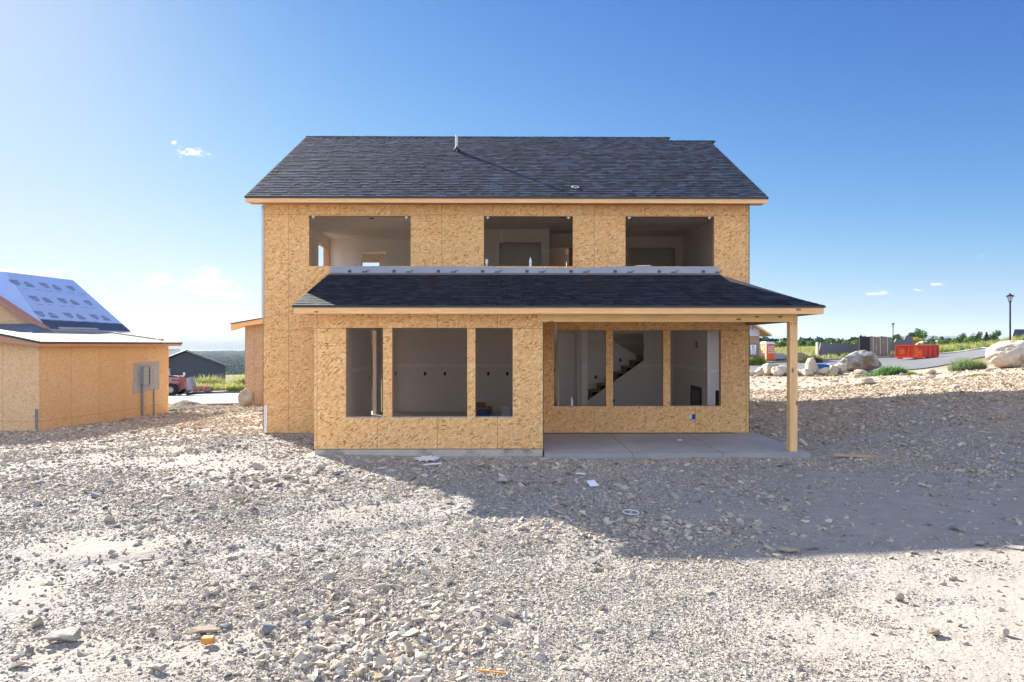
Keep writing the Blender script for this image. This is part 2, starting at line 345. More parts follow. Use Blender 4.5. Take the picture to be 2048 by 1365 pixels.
# value noise (numpy)
_G = np.random.RandomState(5).rand(256, 256)
def vn(x, y):
    xi = np.floor(x).astype(int); yi = np.floor(y).astype(int); fx = x - xi; fy = y - yi; fx = fx * fx * (3 - 2 * fx); fy = fy * fy * (3 - 2 * fy)
    g = lambda a, b: _G[a & 255, b & 255]
    return (g(xi, yi) * (1 - fx) + g(xi + 1, yi) * fx) * (1 - fy) + (g(xi, yi + 1) * (1 - fx) + g(xi + 1, yi + 1) * fx) * fy
def fbm(x, y, o=4):
    s = 0; a = 0.5; t = 0
    for i in range(o): s = s + a * vn(x * 2 ** i + 17 * i, y * 2 ** i + 31 * i); t += a; a *= 0.55
    return s / t
# patches of bare, fine, pale clay (X, Y, half width, half depth, weight)
CLAY = [(6.6, 6.9, 1.6, 1.2, 1.1), (4.8, 6.0, 1.8, 1.2, .72), (3.2, 5.2, 2.2, 0.8, .66), (4.9, 8.7, 1.8, 1.0, .95), (7.0, 9.3, 2.4, 1.5, 1.0), (2.9, 9.0, 1.2, .8, .62), (6.2, 11.5, 1.5, .8, .5),
        (-5.0, 6.3, 1.3, .45, .62), (-4.2, 7.6, 1.3, .5, .60), (-2.6, 5.0, 1.3, .4, .5), (-6.0, 12.8, 2.0, 1.0, .5), (-2.2, 9.3, .8, .5, .3)]
def claym(X, Y):
    s = np.zeros_like(X)
    wob = (fbm(X * .9 + 5, Y * .9, 4) - .5) * 1.6; wob2 = (fbm(X * .9 + 50, Y * .9 + 9, 4) - .5) * 1.6
    for cx, cy, rx, ry, w in CLAY:
        d = ((X - cx) / rx + wob) ** 2 + ((Y - cy) / ry + wob2) ** 2; s = np.maximum(s, w * np.exp(-d * .7))
    s = s + (fbm(X * 2.6, Y * 2.6, 4) - .5) * .7 * (s > .05)
    return np.clip(s, 0, 1)
def dirtm(X, Y):
    """warm tan, cloddy soil: the bank beside and behind the house and the yard beyond it"""
    return (1 - .6 * (1 - sst(X, -7, -3))) * np.clip(np.maximum(sst(Y + fbm(X * .3, Y * .3) * 4, 17.5, 21.5), sst(X + fbm(X * .4, Y * .4) * 2 - (Y - 9) * .15, 9.5, 11.5)), 0, 1)
def disp(X, Y):
    X = np.atleast_1d(np.asarray(X, float)); Y = np.atleast_1d(np.asarray(Y, float)); r = np.hypot(X, Y); cl = claym(X, Y); di = dirtm(X, Y)
    rough = (0.022 + .035 * di) * (1 - .85 * cl); amp = 1 - sst(r, 36, 46)
    under = (((X > -5.7) & (X < 5.5) & (Y > 16.6) & (Y < 25.4)) | ((X > -3.9) & (X < 5.85) & (Y > 14.0) & (Y < 16.7))).astype(float)
    rut = sum(np.exp(-((Y - (y0_ + .32 * (X + 4) + .05 * (X + 4) ** 2)) / .16) ** 2) for y0_ in (7.3, 8.9)) * sst(-X, -1.0, 1.5) * sst(X, -9, -6)
    return amp * (1 - under) * (-.045 * rut * (.5 + fbm(X * 1.5, Y * 1.5, 2)) + (fbm(X * .5, Y * .5, 3) - .5) * .10 * (1 - .5 * cl) + (fbm(X * 3, Y * 3, 4) - .5) * rough * 1.6 + (fbm(X * 8, Y * 8, 2) - .5) * rough * .7) - under * .12
def hd(X, Y): return hz(X, Y) + disp(X, Y)
def make_ground():
    az = np.concatenate([np.linspace(-180, -58, 50)[:-1], np.linspace(-58, -41, 30)[:-1], np.linspace(-41, 41, 420)[:-1], np.linspace(41, 58, 30)[:-1], np.linspace(58, 180, 50)])
    rr = [0.0, 1.0, 2.0, 3.0, 3.6]; r = 4.0
    while r < 16000: rr.append(r); r *= 1.0085 if r < 60 else (1.02 if r < 400 else 1.05)
    rr = np.array(rr); A, Rr = np.meshgrid(np.radians(az), rr); X = (Rr * np.sin(A)).ravel(); Y = (Rr * np.cos(A)).ravel()
    Z = hz(X, Y); r = Rr.ravel(); cl = claym(X, Y); di = dirtm(X, Y)
    Z = Z + disp(X, Y)
    cl = np.where(Y < 3.0, .8, cl)  # ground below and behind the camera, unseen, made pale clay to bounce light
    # let the ground drop under the roads so that the slabs lie clear of it
    n = len(az); m = len(rr); i = np.arange(m - 1)[:, None] * n + np.arange(n - 1)[None, :]; i = i.ravel()
    T = np.stack([i, i + n, i + n + 1, i + 1], 1)
    cols = np.stack([cl, di, sst(r + (fbm(X * .05, Y * .05) - .5) * 20, 44, 60)], 1)
    V = np.stack([X, Y, Z], 1)
    return V, T, cols
def ground_mat():
    m, nt, b = newmat('ground_soil', 0.95, 0.15); L = nt.links; co = objco(nt)
    a = N(nt, 'ShaderNodeAttribute'); a.attribute_name = 'Col'; s = N(nt, 'ShaderNodeSeparateColor'); L.new(a.outputs['Color'], s.inputs[0])
    cl, di, fa = s.outputs
    vo = N(nt, 'ShaderNodeTexVoronoi'); vo.inputs['Scale'].default_value = 34; L.new(co, vo.inputs['Vector'])
    vo2 = N(nt, 'ShaderNodeTexVoronoi'); vo2.inputs['Scale'].default_value = 13; L.new(co, vo2.inputs['Vector'])
    sp = N(nt, 'ShaderNodeSeparateColor'); L.new(vo.outputs['Color'], sp.inputs[0])
    nfine = NOISE(nt, co, 60, 4, 0.7); nbig = NOISE(nt, co, 0.6, 5, 0.6); nmid = NOISE(nt, co, 4.0, 5, 0.65)
    grav = RAMP(nt, sp.outputs[0], [(0, (0.20, 0.19, 0.175)), (0.35, (0.30, 0.285, 0.26)), (0.8, (0.40, 0.375, 0.34)), (1, (0.52, 0.48, 0.43))])
    soil = RAMP(nt, nmid, [(0.25, (0.25, 0.22, 0.185)), (0.7, (0.38, 0.34, 0.29))])
    c = MIX(nt, SMOOTH(nt, nbig, 0.35, 0.7), grav, soil)
    clay = RAMP(nt, nmid, [(0.25, (0.31, 0.275, 0.235)), (0.75, (0.41, 0.37, 0.32))])
    clay = MIX(nt, M2(nt, 'MULTIPLY', SMOOTH(nt, nfine, .45, .7), .5), clay, (0.27, 0.24, 0.205))
    c = MIX(nt, SMOOTH(nt, M2(nt, 'ADD', cl, M2(nt, 'MULTIPLY', M2(nt, 'SUBTRACT', nmid, 0.5), 0.5)), 0.22, 0.52), c, clay)
    dirt = RAMP(nt, nmid, [(0.2, (0.28, 0.22, 0.165)), (0.75, (0.46, 0.375, 0.29))])
    dirt = MIX(nt, M2(nt, 'MULTIPLY', sp.outputs[1], 0.3), dirt, (0.55, 0.47, 0.38))
    c = MIX(nt, M2(nt, 'MULTIPLY', di, 0.85), c, dirt)
    nf = NOISE(nt, co, 0.02, 6, 0.6); nf2 = NOISE(nt, co, 0.11, 5, 0.7)
    gr = RAMP(nt, nf, [(0.3, (0.075, 0.10, 0.03)), (0.5, (0.20, 0.17, 0.075)), (0.62, (0.12, 0.14, 0.045)), (0.75, (0.30, 0.25, 0.13))])
    gr = MIX(nt, SMOOTH(nt, nf2, .45, .7), gr, (0.10, 0.11, 0.04))
    c = MIX(nt, fa, c, gr)
    L.new(c, b.inputs['Base Color'])
    hh = M2(nt, 'ADD', M2(nt, 'MULTIPLY', M2(nt, 'SUBTRACT', 1.0, vo.outputs['Distance']), 0.5), M2(nt, 'MULTIPLY', M2(nt, 'SUBTRACT', 1.0, vo2.outputs['Distance']), 0.7))
    hh = M2(nt, 'ADD', hh, M2(nt, 'MULTIPLY', nfine, 0.5))
    hh = M2(nt, 'MULTIPLY', hh, M2(nt, 'SUBTRACT', 1.0, M2(nt, 'MULTIPLY', cl, 0.92, clamp=True)))
    bump(nt, b, hh, 0.9, 0.022); return m
GV, GT, GC = make_ground()
tag(np_obj('ground', GV, GT, ground_mat(), GC, smooth=True), 'rocky building plot of gravel, pale clay and tan soil', None, None, 'structure')

# ------------------------------------------------------------------ stones
def hull_rock(seed, n=16, flatten=0.65, sub=0):
    rg = random.Random(seed); bm = bmesh.new()
    for _ in range(n):
        vv = Vector((rg.gauss(0, 1), rg.gauss(0, 1), rg.gauss(0, 1))).normalized() * rg.uniform(.8, 1.0)
        bm.verts.new((vv.x * rg.uniform(.9, 1.1), vv.y * rg.uniform(.7, .9), vv.z * flatten))
    r = bmesh.ops.convex_hull(bm, input=bm.verts)
    bmesh.ops.delete(bm, geom=[g for g in r['geom_interior'] if isinstance(g, bmesh.types.BMVert)] , context='VERTS')
    if sub:
        bmesh.ops.dissolve_limit(bm, angle_limit=R(22), verts=bm.verts, edges=bm.edges)
        bmesh.ops.bevel(bm, geom=list(bm.edges), offset=0.07, segments=2, affect='EDGES', profile=0.6)
    bmesh.ops.triangulate(bm, faces=bm.faces); bm.normal_update()
    bm.verts.ensure_lookup_table(); bm.verts.index_update()
    V = np.array([v.co[:] for v in bm.verts]); T = np.array([[v.index for v in f.verts] for f in bm.faces]); bm.free(); return V, T
PROT = [hull_rock(100 + i, 9, .55 + .05 * (i % 5)) for i in range(14)]
def palette(n, kind):
    u_ = nr.rand(n); base = np.zeros((n, 3))
    if kind == 'grey':
        pal = np.array([(.35, .34, .32), (.43, .41, .38), (.28, .28, .28), (.51, .475, .43), (.40, .35, .29), (.32, .32, .325), (.58, .545, .495)]); p = [.25, .22, .15, .15, .06, .1, .07]
    elif kind == 'mixed':
        pal = np.array([(.38, .355, .32), (.44, .405, .355), (.30, .295, .29), (.51, .465, .41), (.41, .34, .27), (.33, .33, .335), (.56, .51, .45)]); p = [.22, .25, .14, .17, .08, .07, .07]
    else:
        pal = np.array([(.46, .39, .31), (.38, .31, .24), (.53, .46, .38), (.32, .26, .20), (.56, .51, .44), (.42, .37, .31), (.34, .33, .31)]); p = [.25, .2, .18, .12, .1, .1, .05]
    idx = nr.choice(len(pal), n, p=p); c = pal[idx] * (0.82 + .36 * nr.rand(n, 1)) * (1 + .06 * (nr.rand(n, 3) - .5)) * np.array([1.05, .985, .885]); return c
def scatter(name, X, Y, S, cols, mat, sink=.25, label='', tilt=.35, zoff=0.0):
    Vs = []; Ts = []; Cs = []; off = 0; Z = hd(X, Y); pid = nr.randint(0, len(PROT), len(X))
    for k, (PV, PT) in enumerate(PROT):
        ix = np.where(pid == k)[0]
        if not len(ix): continue
        m = len(ix); a = nr.rand(m) * 2 * math.pi; b = nr.normal(0, tilt, m); c = nr.normal(0, tilt, m)
        sx = S[ix] * nr.uniform(.75, 1.3, m); sy = S[ix] * nr.uniform(.6, 1.05, m); sz_ = S[ix] * nr.uniform(.55, 1.0, m)
        P = PV[None] * np.stack([sx, sy, sz_], 1)[:, None, :]
        x, y, z = P[..., 0], P[..., 1], P[..., 2]
        cb, sb = np.cos(b)[:, None], np.sin(b)[:, None]; y, z = y * cb - z * sb, y * sb + z * cb
        cc, s2 = np.cos(c)[:, None], np.sin(c)[:, None]; x, z = x * cc + z * s2, -x * s2 + z * cc
        ca, sa = np.cos(a)[:, None], np.sin(a)[:, None]; x, y = x * ca - y * sa, x * sa + y * ca
        W = np.stack([x + X[ix][:, None], y + Y[ix][:, None], z + (Z[ix] + zoff + S[ix] * .5 * (.55 - sink))[:, None]], -1).reshape(-1, 3)
        nv = len(PV); T = (PT[None] + (np.arange(m) * nv)[:, None, None]).reshape(-1, 3) + off
        Vs.append(W); Ts.append(T); Cs.append(np.repeat(cols[ix], nv, 0)); off += len(W)
    o = np_obj(name, np.concatenate(Vs), np.concatenate(Ts), mat, np.concatenate(Cs)); return tag(o, label, None, None, 'stuff')
STONE = attr_mat('stone', 0.9, 0.2, 70.0, 0.3, 0.003)
def clear_of_buildings(X, Y):
    inh = (X > -6.05) & (X < 5.85) & (Y > 16.2) & (Y < 26); bp = (X > -4.15) & (X < 6.05) & (Y > 13.68) & (Y < 16.5)
    nb = (X < -13.9 + .12 * (Y - 20.4)) & (Y > 20.3) & (Y < 28); gw = (X > -10.45) & (X < -5.5) & (Y > 26.9)
    road = (Y > 29.0 + (X + 14) * .0) & (X < -5) & (Y > 33)
    return ~(inh | bp | nb | gw | road)
def logpolar(n, r0, r1, a0=-42, a1=42):
    r = np.exp(nr.uniform(math.log(r0), math.log(r1), n)); a = np.radians(nr.uniform(a0, a1, n)); return r * np.sin(a), r * np.cos(a), r
# fine and medium gravel over the whole plot
X, Y, r = logpolar(700000, 3.9, 30)
gravel_zone = np.exp(-(((X - 0.9) / 2.6) ** 2 + ((Y - 5.2) / 1.7) ** 2)); cl = claym(X, Y); di = dirtm(X, Y)
lump = fbm(X * 1.1 + 3, Y * 1.1 + 8, 4)
prob = (.22 + .78 * gravel_zone + .75 * np.clip((lump - .43) * 3.4, 0, 1)) * (1 - .95 * np.clip(cl * 1.7, 0, 1))
keep = (nr.rand(len(X)) < prob) & clear_of_buildings(X, Y); X, Y, r, gz, di = X[keep], Y[keep], r[keep], gravel_zone[keep], di[keep]
S = r * .00145 * np.exp(nr.normal(0, .42, len(X))) * (1 + .25 * gz); S = np.clip(S, .006, .09)
cg = palette(len(X), 'grey'); cm = palette(len(X), 'mixed'); cd = palette(len(X), 'tan')
wsel = nr.rand(len(X)); cols = np.where((wsel < di)[:, None], cd, np.where((wsel < .25 + .6 * gz)[:, None], cg, cm))
scatter('gravel', X, Y, S, cols, STONE, label='crushed grey gravel spread over the plot')
# small broken rock
X, Y, r = logpolar(26000, 4.2, 44); cl = claym(X, Y); di = dirtm(X, Y); lump = fbm(X * .8 + 13, Y * .8 + 2, 4)
gravel_zone = np.exp(-(((X - 0.9) / 2.2) ** 2 + ((Y - 5.2) / 1.5) ** 2))
prob = (.12 + 1.3 * np.clip((lump - .45) * 3, 0, 1) * (1 - .7 * di) + .22 * di) * (1 - .90 * np.clip(cl * 1.3, 0, 1)) * (1 - .8 * gravel_zone)
keep = (nr.rand(len(X)) < prob) & clear_of_buildings(X, Y); X, Y, r, di = X[keep], Y[keep], r[keep], di[keep]
S = np.clip(r * (.0036 - .0008 * di) * np.exp(nr.normal(0, .45, len(X))), .018, .12); cm = palette(len(X), 'mixed'); cd = palette(len(X), 'tan')
cols = np.where((nr.rand(len(X)) < di)[:, None], cd, cm)
scatter('rubble', X, Y, S, cols, STONE, sink=.3, label='broken stones and clods strewn over the plot')
# the heap of coarser pale stones in the near foreground
for (cx, cy, rx_, ry_, n_c, s_c) in ((-4.2, 9.3, 1.1, .7, 230, .055), (-3.4, 11.6, 1.6, .8, 240, .065), (-2.6, 7.3, .9, .5, 160, .042), (-5.2, 5.9, .7, .4, 130, .035), (-3.6, 5.1, .5, .3, 110, .035), (1.2, 10.4, 1.8, 1.2, 220, .045), (-1.0, 12.6, 1.6, .5, 120, .05), (2.2, 8.3, .9, .35, 260, .04), (6.0, 7.6, .6, .2, 50, .04)):
    X = nr.normal(cx, rx_, n_c); Y = nr.normal(cy, ry_, n_c); s_c *= .8; k_ = clear_of_buildings(X, Y); X = X[k_]; Y = Y[k_]
    scatter('rubble', X, Y, np.clip(s_c * np.exp(nr.normal(0, .4, len(X))), .02, .13), palette(len(X), 'mixed'), STONE, sink=.3, label='broken angular stones clustered on the gravel')
nn = 1500; X = np.r_[nr.normal(-1.0, .42, nn), nr.normal(-1.3, .8, nn // 2), nr.normal(1.8, 1.0, 900)]; Y = np.r_[nr.normal(5.1, .35, nn), nr.normal(5.9, .7, nn // 2), nr.normal(8.55, .35, 900)]
k_ = (np.hypot(X, Y) > 4.0) & (np.abs(X) < Y); X = X[k_]; Y = Y[k_]
S = np.clip(.031 * np.exp(nr.normal(0, .42, len(X))), .012, .085); scatter('coarse_gravel', X, Y, S, palette(len(X), 'mixed') * 1.1, STONE, sink=.15, label='coarser pale stones heaped in the gravel')
# loose stones one can pick out
RPROT = []
for i in range(12):
    V_, T_ = hull_rock(500 + i, 15, .5 + .04 * (i % 6), 1); RPROT.append((V_, T_))
def rock_mat(name, a, b_, scale=5.0, dark=None, bd=.02):
    m, nt, bs = newmat(name, 0.92, 0.15); co = objco(nt)
    n = NOISE(nt, co, scale, 7, 0.68, 0.4); n2_ = NOISE(nt, co, scale * .4, 4, .6); c = MIX(nt, SMOOTH(nt, n, .3, .7), a, b_)
    if dark: c = MIX(nt, SMOOTH(nt, n2_, .52, .62), c, dark)
    nt.links.new(c, bs.inputs['Base Color']); bump(nt, bs, NOISE(nt, co, scale * 2.5, 8, .7), .8, bd); return m
RM = [rock_mat('rock_cream', (.40, .36, .31), (.56, .51, .44)), rock_mat('rock_grey', (.25, .25, .255), (.40, .39, .38)), rock_mat('rock_tan', (.36, .28, .20), (.52, .43, .33)),
      rock_mat('rock_blue', (.20, .21, .225), (.34, .345, .355)), rock_mat('rock_rust', (.42, .34, .25), (.55, .48, .38), 4, (.45, .20, .05))]
RMESH = {}
def rock_mesh(k, mi):
    if (k, mi) not in RMESH:
        V_, T_ = RPROT[k]; me = bpy.data.meshes.new('rock'); me.from_pydata(V_.tolist(), [], T_.tolist()); me.materials.append(RM[mi]); RMESH[(k, mi)] = me
    return RMESH[(k, mi)]
def rock(X, Y, s, mi, label, group=None, rz=None, sq=(1, 1, 1), sink=.12, cat='rock', k=None):
    k = rng.randrange(len(RPROT)) if k is None else k
    o = bpy.data.objects.new('rock', rock_mesh(k, mi)); COL.objects.link(o)
    o.location = (X, Y, h1(X, Y) + s * .5 * sq[2] * (.75 - sink * 2)); o.rotation_euler = (rng.uniform(-.2, .2), rng.uniform(-.2, .2), rng.uniform(0, 6.28) if rz is None else rz)
    o.scale = (s * sq[0] * .5, s * sq[1] * .5, s * sq[2] * .5); return tag(o, label, cat, group)
def at(xp, yp, z=0.0):
    Yd = F * (CAMZ - z) / (yp - 690.0); return px(xp, Yd), Yd
named = [(130, 1282, .30, 0, (1.2, .9, .5), 'broad flat cream slab of rock among small stones in the near gravel'),
         (431, 1222, .16, 0, (1.2, .7, .6), 'smooth cream rock on pale dust beside dark gravel'), (290, 1117, .20, 1, (1.1, .8, .6), 'grey wedge rock on the pale dusty track'),
         (373, 1124, .18, 1, (1.2, .7, .5), 'pitted grey rock with ragged ends near the dusty track'), (408, 1270, .24, 2, (1.3, .6, .5), 'tan slab rock lying just behind the orange wood block'),
         (455, 1262, .13, 3, (1.2, .8, .6), 'lumpy blue-grey rock past the orange wood block'), (535, 1275, .17, 3, (1.0, .9, .9), 'dark blue-grey rock with a pale tan side'),
         (613, 1258, .11, 3, (1, 1, .9), 'rounded blue-grey stone at the edge of the coarse pale heap'), (655, 1247, .15, 1, (1.1, .8, .9), 'tall grey jagged rock at the edge of the coarse pale heap'),
         (685, 1305, .17, 0, (1.3, .7, .6), 'long pale block of rock in the coarse heap'), (735, 1318, .13, 0, (1, .9, .8), 'pale faceted rock in the middle of the coarse heap'),
         (722, 1355, .13, 4, (1, 1, .9), 'rust stained rock at the bottom edge of the photo'), (758, 1362, .10, 4, (1, 1, .8), 'orange stained stone at the very bottom of the coarse heap'),
         (315, 1348, .15, 0, (1.3, .7, .6), 'oval cream rock lying near the bottom edge on gravel'), (545, 1090, .17, 0, (1.2, .7, .7), 'angular cream rock with a shaded face in the rubble'),
         (769, 1181, .20, 0, (1.3, .6, .6), 'long cream rock lying beside the coarse pale heap'), (660, 1183, .16, 0, (1.5, .5, .5), 'thin pale shard of rock leaning in the gravel'),
         (1005, 967, .36, 0, (1.1, .7, .6), 'large two-toned cream rock in the shade before the bump-out'), (1022, 965, .22, 2, (1, .7, .55), 'small tan stone touching the large two-toned rock'),
         (1185, 1115, .17, 1, (1, .8, .6), 'smooth grey stone on the shadow edge'), (1082, 953, .17, 0, (1, .9, .9), 'squarish cream rock in the shade before the patio'),
         (1575, 1093, .24, 2, (1.2, .9, .6), 'flat tan rock in the shade near the pale clay'), (1626, 1090, .2, 1, (1.2, .8, .5), 'flat grey rock in the shade near the pale clay'),
         (1795, 1185, .14, 0, (.9, .8, 1.1), 'pointed cream rock standing up from the pale clay'), (1865, 1258, .18, 2, (1.2, .8, .7), 'brown and grey rock casting a shadow on pale clay'),
         (2008, 1260, .13, 0, (.9, .8, 1), 'pointed pale rock on the smooth clay'), (2036, 1098, .22, 0, (1.4, .7, .5), 'low pale rock where sunlit clay meets the shadow'),
         (1912, 1060, .22, 1, (1.1, .8, .7), 'grey rock of a small cluster on shaded clay'), (960, 935, .2, 1, (1.1, .8, .5), 'flat grey rock in shade under the bump-out'),
         (640, 943, .30, 0, (1.1, .7, .7), 'pale rock in the sunlit rubble near the shadow edge'), (1560, 915, .13, 0, (1, .9, .9), 'round pale stone before the patio slab corner'),
         (575, 960, .30, 0, (1.3, .8, .5), 'big pale rock in the sunlit rubble bank'), (190, 998, .22, 3, (1.2, .7, .7), 'dark bluish rock on the sunlit dusty ground'), (370, 975, .2, 1, (1.3, .7, .5), 'grey flat rock beyond the dark bluish one'),
         (203, 888, .24, 3, (1, .8, .8), 'dark stone alone on pale ground near the neighbouring house'), (418, 908, .22, 3, (1, .9, .7), 'dark grey stone up the sunlit slope'),
         (1705, 690 + F * 1.3 / 24, .5, 1, (1.3, .7, .4), 'flat grey slab of rock high on the tan bank')]
for (xp, yp, s, mi, sq, lab) in named:
    X0, Y0 = at(xp, yp); rock(X0, Y0, s * (1.0 if Y0 < 9 else 1.0), mi, lab, 'single rocks lying on the plot', sq=sq)
zones = [(' rock half sunk in the sunlit gravel', 'small rocks in the sunlit gravel', 46, (-8.5, 1.5, 4.6, 12.5), (0, 0, 1, 1, 2, 3)),
         (' rock half sunk in the shaded gravel', 'small rocks in the shaded gravel', 34, (-1.0, 5.5, 8.5, 13.2), (0, 1, 1, 3, 2)),
         (' rock lying on the pale clay', 'small rocks on the pale clay', 16, (2.0, 6.5, 4.7, 8.2), (0, 2, 1)),
         (' rock lying on the rising soil bank', 'tan rocks on the soil bank', 44, (6.8, 22, 15, 38), (2, 2, 0, 1)),
         (' rock on the sunlit slope between the houses', 'tan rocks on the slope beside the house', 26, (-12.5, -6.5, 14, 29), (2, 0, 0))]
for lab, grp, cnt, (xa, xb, ya, yb), mis in zones:
    k_ = 0; tries = 0
    while k_ < cnt and tries < 4000:
        tries += 1
        rr_ = math.exp(rng.uniform(math.log(ya), math.log(yb))); X0 = rng.uniform(xa, xb); Y0 = rr_
        if abs(X0) > .74 * Y0 or not clear_of_buildings(np.array([X0]), np.array([Y0]))[0]: continue
        if lab.find('clay') < 0 and claym(np.array([X0]), np.array([Y0]))[0] > .3: continue
        mi_ = rng.choice(mis); cn_ = ('cream', 'grey', 'tan', 'dark blue-grey', 'rusty')[mi_]; rock(X0, Y0, Y0 * .0105 * math.exp(rng.gauss(0, .3)), mi_, 'small ' + cn_ + lab, grp + ', ' + cn_, sq=(rng.uniform(.9, 1.4), rng.uniform(.7, 1), rng.uniform(.5, .8))); k_ += 1
# ------------------------------------------------------------------ the house
D2 = 16.39
house = thing('house', 'two-storey unfinished house clad in bare strand board with open window holes and dark shingle roofs', 'house', (0, D2, 0), R(0.55))
def grid_wall(mb, x0, x1, z0, z1, y0, y1, holes, m=0, mr=None, axis='x', mf=None, mbk=None):
    """wall between y0 (front) and y1 with rectangular holes (xa, xb, za, zb); axis 'y' swaps the horizontal axes"""
    mr = m if mr is None else mr; mf = m if mf is None else mf; mbk = m if mbk is None else mbk
    xs = sorted(set([x0, x1] + [h[0] for h in holes] + [h[1] for h in holes])); zs = sorted(set([z0, z1] + [h[2] for h in holes] + [h[3] for h in holes]))
    xs = [x for x in xs if x0 - 1e-9 <= x <= x1 + 1e-9]; zs = [z for z in zs if z0 - 1e-9 <= z <= z1 + 1e-9]
    def solid(i, j):
        if i < 0 or j < 0 or i >= len(xs) - 1 or j >= len(zs) - 1: return False
        cx = (xs[i] + xs[i + 1]) / 2; cz = (zs[j] + zs[j + 1]) / 2
        return not any(h[0] < cx < h[1] and h[2] < cz < h[3] for h in holes)
    def P(x, y, z): return (x, y, z) if axis == 'x' else (y, x, z)
    for i in range(len(xs) - 1):
        for j in range(len(zs) - 1):
            if not solid(i, j): continue
            a, b, c, d = xs[i], xs[i + 1], zs[j], zs[j + 1]
            mb.face([P(a, y0, c), P(b, y0, c), P(b, y0, d), P(a, y0, d)], mf); mb.face([P(b, y1, c), P(a, y1, c), P(a, y1, d), P(b, y1, d)], mbk)
            if not solid(i - 1, j): mb.face([P(a, y1, c), P(a, y0, c), P(a, y0, d), P(a, y1, d)], mr)
            if not solid(i + 1, j): mb.face([P(b, y0, c), P(b, y1, c), P(b, y1, d), P(b, y0, d)], mr)
            if not solid(i, j - 1): mb.face([P(a, y1, c), P(b, y1, c), P(b, y0, c), P(a, y0, c)], mr)
            if not solid(i, j + 1): mb.face([P(a, y0, d), P(b, y0, d), P(b, y1, d), P(a, y1, d)], mr)
    return mb
XL, XR = -5.955, 5.715; WT = 0.15; BX0, BX1, BY = -4.04, 0.61, -2.5; YB = 9.3
FL1, CE1, FL2, CE2 = 0.157, 2.90, 3.20, 5.66
uw = [(-4.86, -2.43, 4.155, 5.36), (-0.675, 1.465, 4.155, 5.36), (2.73, 4.87, 4.155, 5.36)]
pw_ = [(1.01, 2.26, .79, 2.62), (2.43, 3.64, .79, 2.62), (3.81, 5.03, .79, 2.62)]
bw = [(-3.395, -2.645, .795, 2.615), (-2.46, -.935, .795, 2.615), (-.77, -.01, .795, 2.615)]
# main front wall: left of the bump-out, above it, and the patio section
mb = MB(); grid_wall(mb, XL, XR, FL1, 5.70, 0, WT, uw + pw_ + [(BX0 + .15, BX1 - .15, FL1 - .01, 2.9)], 0, 1, mbk=2)
mb.build('front_wall', [OSB_MAIN, WOOD_J, DRYWALL], house)
mb = MB(); grid_wall(mb, BX0, BX1, FL1, 2.93, BY, BY + WT, bw, 0, 1)
grid_wall(mb, BY + WT, -.003, FL1, 2.93, BX0, BX0 + WT, [(-2.0, -.5, .6, 2.6)], 0, 1, axis='y'); mb.box(BX1 - WT, BX1, BY + WT, -.003, FL1, 2.93)  # unseen side opening, added to let daylight into the bump-out room
mb.build('bump_out_wall', [OSB_BUMP, WOOD_J], house)
mb = MB()
for (x, y) in ((BX1 + .0015, BY + .002), (XR + .0015, -.006)): mb.box(x - .008, x + .003, y - .004, y + .012, FL1 + .01, 2.88 if x < 2 else 5.62)
mb.box(XL - .006, XL + .006, -.004, .008, FL1, 3.0)
mb.build('board_edge', GREEN, house)
# side and rear walls; some unseen openings are added to brighten the rooms
mb = MB(); lw = [(4.25, 5.40, 4.155, 5.36), (6.2, 7.4, .8, 2.6), (.9, 2.7, .8, 2.6)]
grid_wall(mb, WT, YB, FL1, 5.70, XL, XL + WT, lw, 0, 1, axis='y', mbk=2); mb.build('side_wall', [OSB_PLAIN, WOOD_J, DRYWALL], house)
mb = MB(); grid_wall(mb, WT, YB, FL1, 5.70, XR - WT, XR, [(5.5, 6.6, 4.4, 5.36), (.35, 1.30, .5, 2.6)], 0, 1, axis='y', mf=2); mb.build('side_wall', [OSB_PLAIN, WOOD_J, DRYWALL], house)
rear = [(-5.55, -4.90, 4.155, 5.37), (1.35, 2.15, 4.155, 5.42), (-3.4, -2.2, 4.155, 5.37), (-5.45, -4.85, .16, 2.33), (-2.8, -1.0, 1.0, 2.4), (3.2, 4.6, 4.155, 5.36)]
mb = MB(); grid_wall(mb, XL, XR, FL1, 5.70, YB, YB + WT, rear, 0, 1, mf=2); mb.build('rear_wall', [OSB_PLAIN, WOOD_J, DRYWALL], house)
for sx in (XL, XR - WT):
    mb = MB(); mb.prism([(sx, .02, 5.70), (sx, YB - .02, 5.70), (sx, 4.65, 8.40)], (WT, 0, 0)); mb.build('gable_wall', OSB_PLAIN, house)
# footing
mb = MB(); mb.box(XL + .01, BX0 + .02, .006, .3, -.5, FL1 - .012); mb.box(BX0 + .012, BX1 - .01, BY + .008, BY + .3, -.5, FL1 - .012)
mb.box(XL + .01, XL + .3, .32, YB, -.8, FL1 - .012); mb.box(XR - .3, XR - .01, .006, YB, -.5, FL1 - .012); mb.box(XL + .35, XR - .35, YB - .3, YB + .1, -.8, FL1 - .012)
mb.build('footing', CONCF, house)
# sill plate strip
mb = MB(); mb.box(BX0 + .004, BX1 - .004, BY + .004, BY + .1, FL1 - .011, FL1 + .001); mb.build('sill_plate', flat('sill_plate_dark', (.05, .04, .035)), house)
